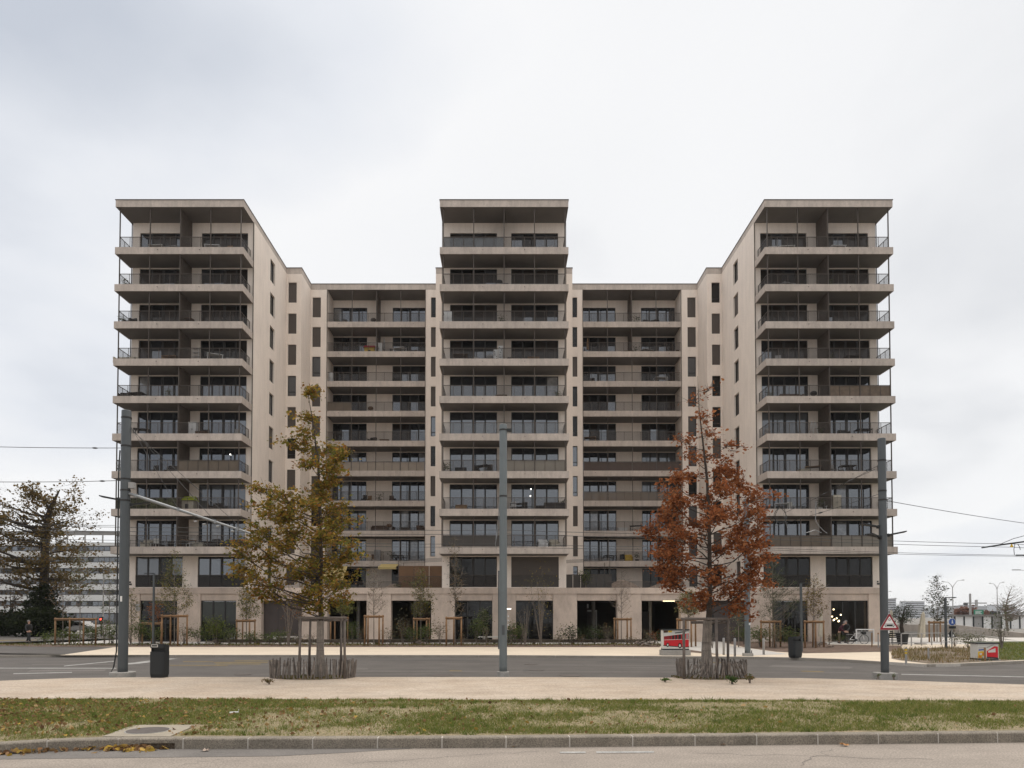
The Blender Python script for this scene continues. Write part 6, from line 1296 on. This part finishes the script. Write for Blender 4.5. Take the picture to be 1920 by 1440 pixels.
# ---------------- people: skinned figures
def skin(name, pts, edges, m, parent, sub=1):
    me = bpy.data.meshes.new(name); me.from_pydata([p[:3] for p in pts], edges, []); o = link(name, me, parent)
    md = o.modifiers.new('skin','SKIN'); me.materials.append(MT[m])
    lay = me.skin_vertices[0] if len(me.skin_vertices) else None
    if lay is None:
        bpy.context.view_layer.objects.active = o; o.select_set(True); bpy.ops.object.modifier_remove(modifier='skin'); md = o.modifiers.new('skin','SKIN'); lay = me.skin_vertices[0]
    for i, p in enumerate(pts):
        r_ = p[3]; r_ = r_ if isinstance(r_, tuple) else (r_, r_); lay.data[i].radius = r_; lay.data[i].use_root = (i == 0)
    md.use_smooth_shade = True; s_ = o.modifiers.new('sub','SUBSURF'); s_.levels = sub; s_.render_levels = sub
    return o
def person(label, loc, rz, top, legs, hairm, pose='walk', bag=None):
    o = thing('person', label, 'person', loc, rz)
    bend = .55 if pose == 'bend' else (.12 if pose == 'bend2' else 0)
    hip = Vector((0,0,.92)) if pose != 'sit' else Vector((0,0,.48))
    up = lambda d, x=0, y=0: hip+Vector((x, -math.sin(bend)*d+y, math.cos(bend)*d))
    st = .22 if pose == 'walk' else .03
    ch, nk, hd = up(.38), up(.56), up(.70, 0, -.05 if bend else 0)
    # body: pelvis, spine, head, arms
    hl, hr_ = (Vector((-.27,-.12 if not bend else -.38,.92)), Vector((.27,.10 if not bend else -.42,.92))) if pose != 'sit' else (Vector((-.2,-.25,.62)),Vector((.2,-.25,.62)))
    el, er = (up(.22,-.25),up(.22,.25)); sl_, sr = up(.48,-.18), up(.48,.18)
    if pose == 'sit': kn = [Vector((-.1,-.42,.5)),Vector((.1,-.42,.5))]; ft = [Vector((-.1,-.42,.06)),Vector((.1,-.42,.06))]
    else: kn = [Vector((-.09,-st*.6-.02,.5)),Vector((.09,st*.5-.02,.5))]; ft = [Vector((-.09,-st,.07)),Vector((.09,st*1.2,.09))]
    toe = [f+Vector((0,-.14,-.03)) for f in ft]
    body = [(*hip,.11),(*ch,.10),(*nk,.05),(*hd,(.075,.095)),(*up(.80,0,-.06 if bend else 0),.06),(*sl_,.06),(*el,.045),(*hl,.034),(*(hl+Vector((0,-.05,-.09))),.03),(*sr,.06),(*er,.045),(*hr_,.034),(*(hr_+Vector((0,-.05,-.09))),.03),(*kn[0],.06),(*ft[0],.04),(*kn[1],.06),(*ft[1],.04)]
    skin('body', body, [(0,1),(1,2),(2,3),(3,4),(1,5),(5,6),(6,7),(7,8),(1,9),(9,10),(10,11),(11,12),(0,13),(13,14),(0,15),(15,16)], 'skin', o)
    skin('jacket', [(*(hip+Vector((0,0,-.03))),(.17,.14)),(*ch,(.18,.14)),(*up(.52),(.10,.09)),(*sl_,.085),(*el,.07),(*hl,.05),(*sr,.085),(*er,.07),(*hr_,.05)], [(0,1),(1,2),(1,3),(3,4),(4,5),(1,6),(6,7),(7,8)], top, o)
    skin('trousers', [(*hip,(.15,.13)),(*kn[0],.085),(*(ft[0]+Vector((0,0,.04))),.065),(*kn[1],.085),(*(ft[1]+Vector((0,0,.04))),.065)], [(0,1),(1,2),(0,3),(3,4)], legs, o)
    for f, t in zip(ft, toe): MB().path([f+Vector((0,.07,-.02)),f+Vector((0,0,-.01)),t],[.045,.05,.035],7).build('shoe','black',o,True)
    MB().ball(hd+Vector((0,.035,.05)),.095,.10,.10,10,7).build('hair',hairm,o,True)
    MB().ball(hd+Vector((0,-.105,.0)),.018,.022,.022,6,5).build('nose','skin',o,True)
    for x_ in (-.085,.085): MB().ball(hd+Vector((x_,.0,.0)),.014,.022,.03,6,5).build('ear','skin',o,True)
    for x_ in (-.033,.033): MB().ball(hd+Vector((x_,-.088,.022)),.010,.008,.008,6,5).build('eye','black',o)
    return o
p = AT(18,1200,50); person('person in dark clothes walking by the hedge at the far left',(p.x,52,PAV),R(78),'black','black','hair','walk')
p = AT(1573,1208,51.6); person('person in a maroon jacket and olive trousers bending beside the bicycle',(p.x,51.6,PAV),R(62),'maroon','olive','hair','bend')
p = AT(1588,1208,52.6); person('person in dark clothes facing the one in maroon at the café',(p.x,52.6,PAV),R(-60),'black','fabricdark','hair','bend2')
p = AT(955,1190,52.3); person('person in a dark top sitting on the bench left of the middle pole shadow',(p.x,52.35,PAV),R(5),'fabricdark','fabricdark','hairdark','sit')
p = AT(964,1190,52.3); person('person in a brown jacket sitting on the bench right of the middle pole',(p.x,52.35,PAV),R(-8),'fabricbrown','fabricdark','hair','sit')
o = thing('bench','dark café bench right of the middle pole','bench',(AT(960,1190,52.4).x,52.4,PAV)); MB().box(-.5,.5,-.18,.2,.38,.42).build('seat','timber',o)
for x_ in (-.45,.45): MB().box(x_-.04,x_+.04,-.16,.18,0,.38).build('leg','timber',o)
p = AT(437,1196,53); o = thing('bicycle','dark bicycle standing by the second shop window','bicycle',(p.x,53,PAV),R(80))
for x_ in (-.5,.5): MB().path([(x_+.33*math.cos(2*math.pi*i/18),0,.33+.33*math.sin(2*math.pi*i/18)) for i in range(19)],.02,5,False).build('wheel','greymetal',o)
MB().path([(-.5,0,.33),(-.05,0,.3),(-.18,0,.78),(.38,0,.8),(-.05,0,.3)],.02,5).path([(.5,0,.33),(.36,0,.98)],.02,5).build('frame','greymetal',o); MB().box(-.3,-.08,-.06,.06,.85,.9).build('saddle','black',o); MB().path([(.3,-.25,1.0),(.36,0,.98),(.3,.25,1.0)],.014,5).build('handlebar','black',o)
# wall plates, notice board
p = AT(258,1137,YP-.03); tag(MB().box(p.x-.15,p.x+.2,YP-.05,YP-.002,p.z-.35,p.z+.2).build('wall_plate','greymetal'),'grey plate on the left corner pillar','plate')
p = AT(953,1140,YP-.03); o = thing('notice_board','tall pale notice board on the pillar right of the middle pole','board',(p.x,YP-.06,PAV)); MB().box(-.25,.27,0,.04,.9,2.75).build('panel','podium',o)
for k in range(3): MB().box(-.05,.05,-.012,0,1.3+.35*k,1.42+.35*k).build('mark','white',o)
MB().box(-.2,.22,-.012,0,2.62,2.68).build('lamp_strip','lampwhite',o)
for px, py, lab in ((245,1093,'small number plate at the left end of the building'),(1646.5,1092,'small number plate at the right end of the building')):
    p = AT(px,py,YW); tag(MB().box(p.x-.1,p.x+.1,YW-.03,YW-.003,p.z-.18,p.z-.05).box(p.x-.1,p.x+.02,YW-.03,YW-.003,p.z+.0,p.z+.12).build('wall_plate','darkgrey'), lab, 'plate')
# ---------------- things kept on the balconies
ORD = ['top','second','third','fourth','fifth','sixth','seventh','eighth','ninth']
def fl(kind, r): return Z0+FH*(8-r)-.10
def place(kind, side, r, px):
    """position on balcony r (0 = top): x from the picture column, at mid depth"""
    z = fl(kind, r); Y = (Y0+1.15) if kind == 'tower' else (YR+1.1)
    return Vector((AT(px, 1156-(z-CAMH)*FPX/Y, Y).x, Y, z))
def where(kind, side, r):
    n = 'topmost' if r == 0 else ORD[r]+' from top'
    return ('%s balcony of the %s tower' % (n, side)) if kind == 'tower' else ('%s loggia of the %s recess' % (n, side))
def b_chair(o, m):
    MB().box(-.22,.22,-.22,.22,.42,.46).build('seat',m,o); MB().box(-.22,.22,.2,.23,.46,.88).build('backrest',m,o)
    for x_ in (-.2,.2):
        for y_ in (-.2,.2): MB().box(x_-.018,x_+.018,y_-.018,y_+.018,0,.42).build('leg',m,o)
def b_armchair(o, m):
    MB().bbox(-.38,.38,-.36,.36,.18,.42,.05).build('seat',m,o); MB().bbox(-.38,.38,.22,.38,.42,.82,.05).build('backrest',m,o)
    for x_ in (-.38,.28): MB().bbox(x_,x_+.10,-.34,.30,.42,.60,.03).build('armrest',m,o)
    for x_ in (-.32,.32):
        for y_ in (-.3,.3): MB().box(x_-.02,x_+.02,y_-.02,y_+.02,0,.18).build('leg',m,o)
def b_sofa(o, m):
    MB().bbox(-.85,.85,-.38,.38,.15,.42,.05).build('seat',m,o); MB().bbox(-.85,.85,.22,.4,.42,.80,.05).build('backrest',m,o)
    for x_ in (-.85,.72): MB().bbox(x_,x_+.13,-.36,.3,.42,.62,.03).build('armrest',m,o)
def b_table(o, m):
    MB().box(-.6,.6,-.38,.38,.70,.74).build('table_top',m,o)
    for x_ in (-.54,.54):
        for y_ in (-.32,.32): MB().box(x_-.022,x_+.022,y_-.022,y_+.022,0,.70).build('leg',m,o)
def b_round(o, m):
    MB().lathe([(.4,.70),(.4,.73)],18).build('table_top',m,o); MB().tube((0,0,0),(0,0,.70),.03,.03,8).build('leg',m,o); MB().lathe([(.25,0),(.22,.03)],14).build('foot',m,o)
def b_plant(o, m, h=.9):
    MB().lathe([(.15,0),(.2,.32),(.21,.34),(.17,.34)],12).build('pot',m,o); n = 90
    P = rng.normal(size=(n,3))*np.array([.16,.16,.22*h])+np.array([0,0,.34+.4*h]); link('foliage', leaves_mesh('foliage',P,.13,GRN,'leaf',.4), o); MB().path([(0,0,.3),(.02,0,.34+.5*h)],[.015,.006],5).build('stem','barkgrey',o)
def b_cupboard(o, m, h=1.3):
    MB().box(-.32,.32,-.2,.2,.04,h).build('body',m,o); MB().box(-.005,.005,-.206,-.2,.08,h-.04).build('door_gap','darkgrey',o)
    for x_ in (-.04,.04): MB().box(x_-.01,x_+.01,-.225,-.203,h*.5,h*.6).build('handle','greymetal',o)
    MB().box(-.3,.3,-.18,.18,0,.04).build('plinth','darkgrey',o)
def b_grill(o, m):
    MB().ball((0,0,.78),.28,.24,.2,12,8).build('hood',m,o,True)
    for x_, y_ in ((-.2,-.15),(.2,-.15),(0,.18)): MB().tube((x_*1.2,y_*1.2,0),(x_,y_,.68),.015,.015,6).build('leg',m,o)
def b_house(o, m, roof='lime', h=1.3):
    MB().box(-.5,.5,-.35,.35,0,h*.72).build('wall',m,o); MB().box(-.15,.12,-.36,-.352,.05,h*.5).build('opening','darkgrey',o)
    MB().add([(-.62,-.5,h*.7),(.62,-.5,h*.7),(.5,.1,h),(-.5,.1,h),(.62,.5,h*.7),(-.62,.5,h*.7)],[(0,1,2,3),(3,2,4,5),(0,3,5),(1,4,2)]).build('roof',roof,o)
def b_ladder(o, m):
    for y_ in (-.28,.3):
        for x_ in (-.2,.2): MB().tube((x_+y_*1.0,y_*.2,0),(x_*.6,0,1.35),.022,.02,6).build('rail',m,o)
    for k in range(4): z_ = .3+.28*k; f = 1-z_/1.35; MB().box(-.28*f-.2+.08*z_,-.28*f+.2-.08*z_,-.06*f-.03,-.06*f+.03,z_,z_+.02).build('step',m,o)
def b_shelf(o, m, h=1.5):
    for x_ in (-.22,.22): MB().box(x_-.015,x_+.015,-.02,.02,0,h).build('upright',m,o)
    for k in range(5): MB().box(-.22,.22,-.15,.15,.15+k*(h-.2)/4,.17+k*(h-.2)/4).build('board',m,o)
def b_dice(o, m):
    for k,(x_,h) in enumerate(((-.2,1.2),(.2,1.5))):
        MB().box(x_-.17,x_+.17,-.17,.17,0,h).build('column',m,o)
        for i in range(7): a = rnd(-.11,.11); z_ = .2+i*(h-.35)/6; MB().vprism([(x_+a+.04*math.cos(t),z_+.04*math.sin(t)) for t in [2*math.pi*j/8 for j in range(8)]],-.178,-.172).build('spot','black',o)
def b_box(o, m, h=.5): MB().bbox(-.45,.45,-.25,.25,0,h,.02).build('body',m,o); MB().bbox(-.47,.47,-.27,.27,h,h+.05,.015).build('lid',m,o)
def b_umbrella(o, m): MB().tube((0,0,0),(0,0,1.9),.02,.02,6).build('pole','greymetal',o); MB().lathe([(.05,.7),(.13,.75),(.1,1.3),(.05,1.85),(.02,1.9)],10).build('canopy',m,o); MB().lathe([(.25,0),(.23,.07)],12).build('base','concrete',o)
B = dict(chair=(b_chair,'chair'),armchair=(b_armchair,'armchair'),sofa=(b_sofa,'sofa'),table=(b_table,'table'),round_table=(b_round,'table'),potted_plant=(b_plant,'plant'),cupboard=(b_cupboard,'cupboard'),grill=(b_grill,'grill'),playhouse=(b_house,'playhouse'),step_ladder=(b_ladder,'ladder'),shelf=(b_shelf,'shelf'),spotted_columns=(b_dice,'sculpture'),storage_box=(b_box,'box'),parasol=(b_umbrella,'parasol'))
CN = dict(black='black',white='white',wood='wooden',fabricdark='dark grey',fabricbrown='brown',greymetal='grey',offwhite='off white',red='red',yellow='yellow',darkgrey='charcoal',galv='aluminium',cream='cream',rust='rust brown',lime='green roofed',bronze='bronze')
ITEMS = [('tower','left',0,[(295,'table','offwhite'),(322,'table','greymetal'),(400,'table','white'),(430,'chair','wood')]),('tower','left',1,[(331,'potted_plant','white'),(235,'potted_plant','cream')]),('tower','left',2,[(247,'armchair','black'),(355,'round_table','rust'),(228,'potted_plant','darkgrey')]),('tower','left',3,[(234,'sofa','cream'),(303,'chair','wood'),(318,'table','wood'),(405,'table','white'),(430,'armchair','greymetal'),(364,'shelf','white')]),
 ('tower','left',4,[(232,'armchair','fabricdark'),(255,'table','fabricdark'),(318,'potted_plant','darkgrey')]),('tower','left',5,[(266,'table','black'),(361,'cupboard','white'),(378,'storage_box','fabricbrown'),(440,'chair','greymetal')]),('tower','left',6,[(288,'chair','black'),(324,'armchair','fabricdark'),(362,'chair','wood'),(224,'potted_plant','darkgrey')]),('tower','left',7,[(353,'playhouse','cream'),(400,'armchair','fabricdark')]),('tower','left',8,[(272,'armchair','cream'),(292,'chair','offwhite'),(335,'shelf','wood'),(352,'table','wood'),(357,'chair','white'),(370,'storage_box','cream'),(402,'armchair','fabricdark'),(440,'sofa','fabricdark')]),
 ('tower','central',0,[(965,'sofa','fabricbrown'),(1030,'chair','greymetal')]),('tower','central',1,[(936,'grill','darkgrey'),(942,'storage_box','greymetal')]),('tower','central',2,[(840,'cupboard','white'),(858,'storage_box','darkgrey'),(940,'potted_plant','darkgrey')]),('tower','central',3,[(934,'spotted_columns','white'),(863,'table','fabricbrown'),(893,'chair','greymetal'),(918,'grill','greymetal'),(962,'storage_box','fabricdark'),(1000,'storage_box','rust')]),('tower','central',4,[(1046,'potted_plant','darkgrey'),(940,'storage_box','fabricbrown')]),
 ('tower','central',6,[(838,'potted_plant','offwhite'),(905,'table','black'),(893,'chair','black'),(918,'chair','bronze'),(864,'storage_box','darkgrey')]),('tower','central',7,[(972,'table','black'),(961,'chair','white'),(984,'chair','black'),(1040,'sofa','fabricdark'),(1054,'potted_plant','rust'),(1016,'storage_box','fabricdark'),(865,'storage_box','wood')]),('tower','central',8,[(1018,'armchair','white'),(1040,'armchair','cream')]),
 ('tower','right',0,[(1448,'storage_box','offwhite'),(1475,'table','offwhite'),(1570,'table','white'),(1600,'storage_box','white')]),('tower','right',1,[(1478,'table','greymetal'),(1440,'armchair','fabricdark'),(1553,'potted_plant','greymetal')]),('tower','right',2,[(1470,'storage_box','darkgrey'),(1540,'chair','wood')]),('tower','right',3,[(1460,'chair','greymetal'),(1555,'potted_plant','darkgrey'),(1600,'table','fabricdark')]),('tower','right',4,[(1445,'potted_plant','darkgrey'),(1487,'sofa','fabricbrown'),(1529,'grill','black')]),('tower','right',5,[(1524,'step_ladder','white'),(1540,'potted_plant','darkgrey'),(1440,'chair','greymetal'),(1585,'armchair','darkgrey'),(1620,'table','darkgrey')]),('tower','right',6,[(1511,'storage_box','cream'),(1527,'table','wood'),(1562,'chair','greymetal'),(1588,'table','fabricdark'),(1602,'chair','black')]),('tower','right',7,[(1470,'table','white'),(1485,'chair','offwhite'),(1551,'chair','white'),(1565,'cupboard','cream'),(1535,'potted_plant','offwhite')]),('tower','right',8,[(1543,'potted_plant','white'),(1535,'potted_plant','greymetal')]),
 ('loggia','left',0,[(648,'chair','black'),(700,'grill','bronze'),(632,'potted_plant','darkgrey')]),('loggia','left',1,[(693,'playhouse','yellow'),(711,'cupboard','white'),(720,'parasol','greymetal'),(712,'chair','black'),(735,'chair','bronze'),(750,'table','white'),(766,'sofa','fabricdark')]),('loggia','left',2,[(619,'cupboard','white'),(747,'armchair','black')]),('loggia','left',3,[(694,'grill','rust')]),('loggia','left',4,[(697,'armchair','black'),(720,'storage_box','rust')]),('loggia','left',6,[(683,'chair','black'),(711,'potted_plant','rust'),(733,'chair','fabricbrown'),(690,'chair','wood')]),('loggia','left',7,[(712,'sofa','fabricbrown'),(729,'grill','rust'),(760,'storage_box','bronze'),(788,'armchair','fabricbrown')]),('loggia','left',8,[(707,'cupboard','greymetal'),(745,'table','darkgrey'),(735,'potted_plant','greymetal'),(700,'chair','rust')]),
 ('loggia','right',0,[(1213,'armchair','black'),(1230,'round_table','black'),(1248,'armchair','darkgrey'),(1193,'potted_plant','greymetal')]),('loggia','right',1,[(1102,'parasol','wood'),(1178,'storage_box','rust'),(1192,'potted_plant','rust'),(1215,'table','greymetal'),(1275,'storage_box','fabricbrown')]),('loggia','right',2,[(1238,'table','white'),(1275,'shelf','cream'),(1110,'chair','black')]),('loggia','right',4,[(1107,'table','wood')]),('loggia','right',6,[(1107,'chair','white'),(1130,'chair','wood'),(1145,'chair','offwhite'),(1183,'table','cream'),(1203,'potted_plant','bronze')]),('loggia','right',7,[(1193,'table','black'),(1168,'storage_box','white'),(1240,'table','fabricdark')]),('loggia','right',8,[(1178,'armchair','yellow'),(1167,'chair','black'),(1145,'table','black'),(1195,'potted_plant','black')])]
CACHE = {}
for kind, side, r, its in ITEMS:
    for px, k, m in its:
        p = place(kind, side, r, px); p.y += rnd(-.25,.35)
        lab = '%s %s on the %s' % (CN[m], k.replace('_',' '), where(kind, side, r))
        rz = rnd(-.5,.5) if k in ('chair','armchair','table') else 0
        if (k, m) in CACHE:
            o = copy_tree(CACHE[(k, m)]); o.location = p; o.rotation_euler = (0,0,rz); o['label'] = lab
        else:
            o = thing(k, lab, B[k][1], p, rz, 'things kept on the balconies')
            if k == 'playhouse' and m == 'yellow': b_house(o, m, 'red', 1.25)
            else: B[k][0](o, m)
            CACHE[(k, m)] = o
# plants on the terrace above the passages
for px, py, w, h, lab in ((1098,1100,30,34,'climbing plant on the right terrace pergola'),(780,1098,30,14,'potted herbs on the left terrace'),(745,1098,26,10,'low green plants at the left terrace edge')):
    bush(px, py, w, h, int(w*h*.35), .12, GRN, lab, 'terrace_plant', 57.0, ZL1, 4, cat='plant')
# ================================================================ HAZE
hz = bpy.data.materials.new('haze'); hz.use_nodes = True; t = hz.node_tree; t.nodes.clear(); ho = N(t, 'ShaderNodeOutputMaterial'); pv = N(t, 'ShaderNodeVolumePrincipled')
pv.inputs['Color'].default_value = (.92, .94, .97, 1); pv.inputs['Density'].default_value = .00013; pv.inputs['Anisotropy'].default_value = .2; t.links.new(pv.outputs[0], ho.inputs['Volume']); MT['haze'] = hz
struct(MB().box(-2950, 2950, -170, 2950, -1.06, 46).build('haze', 'haze'), 'stuff')
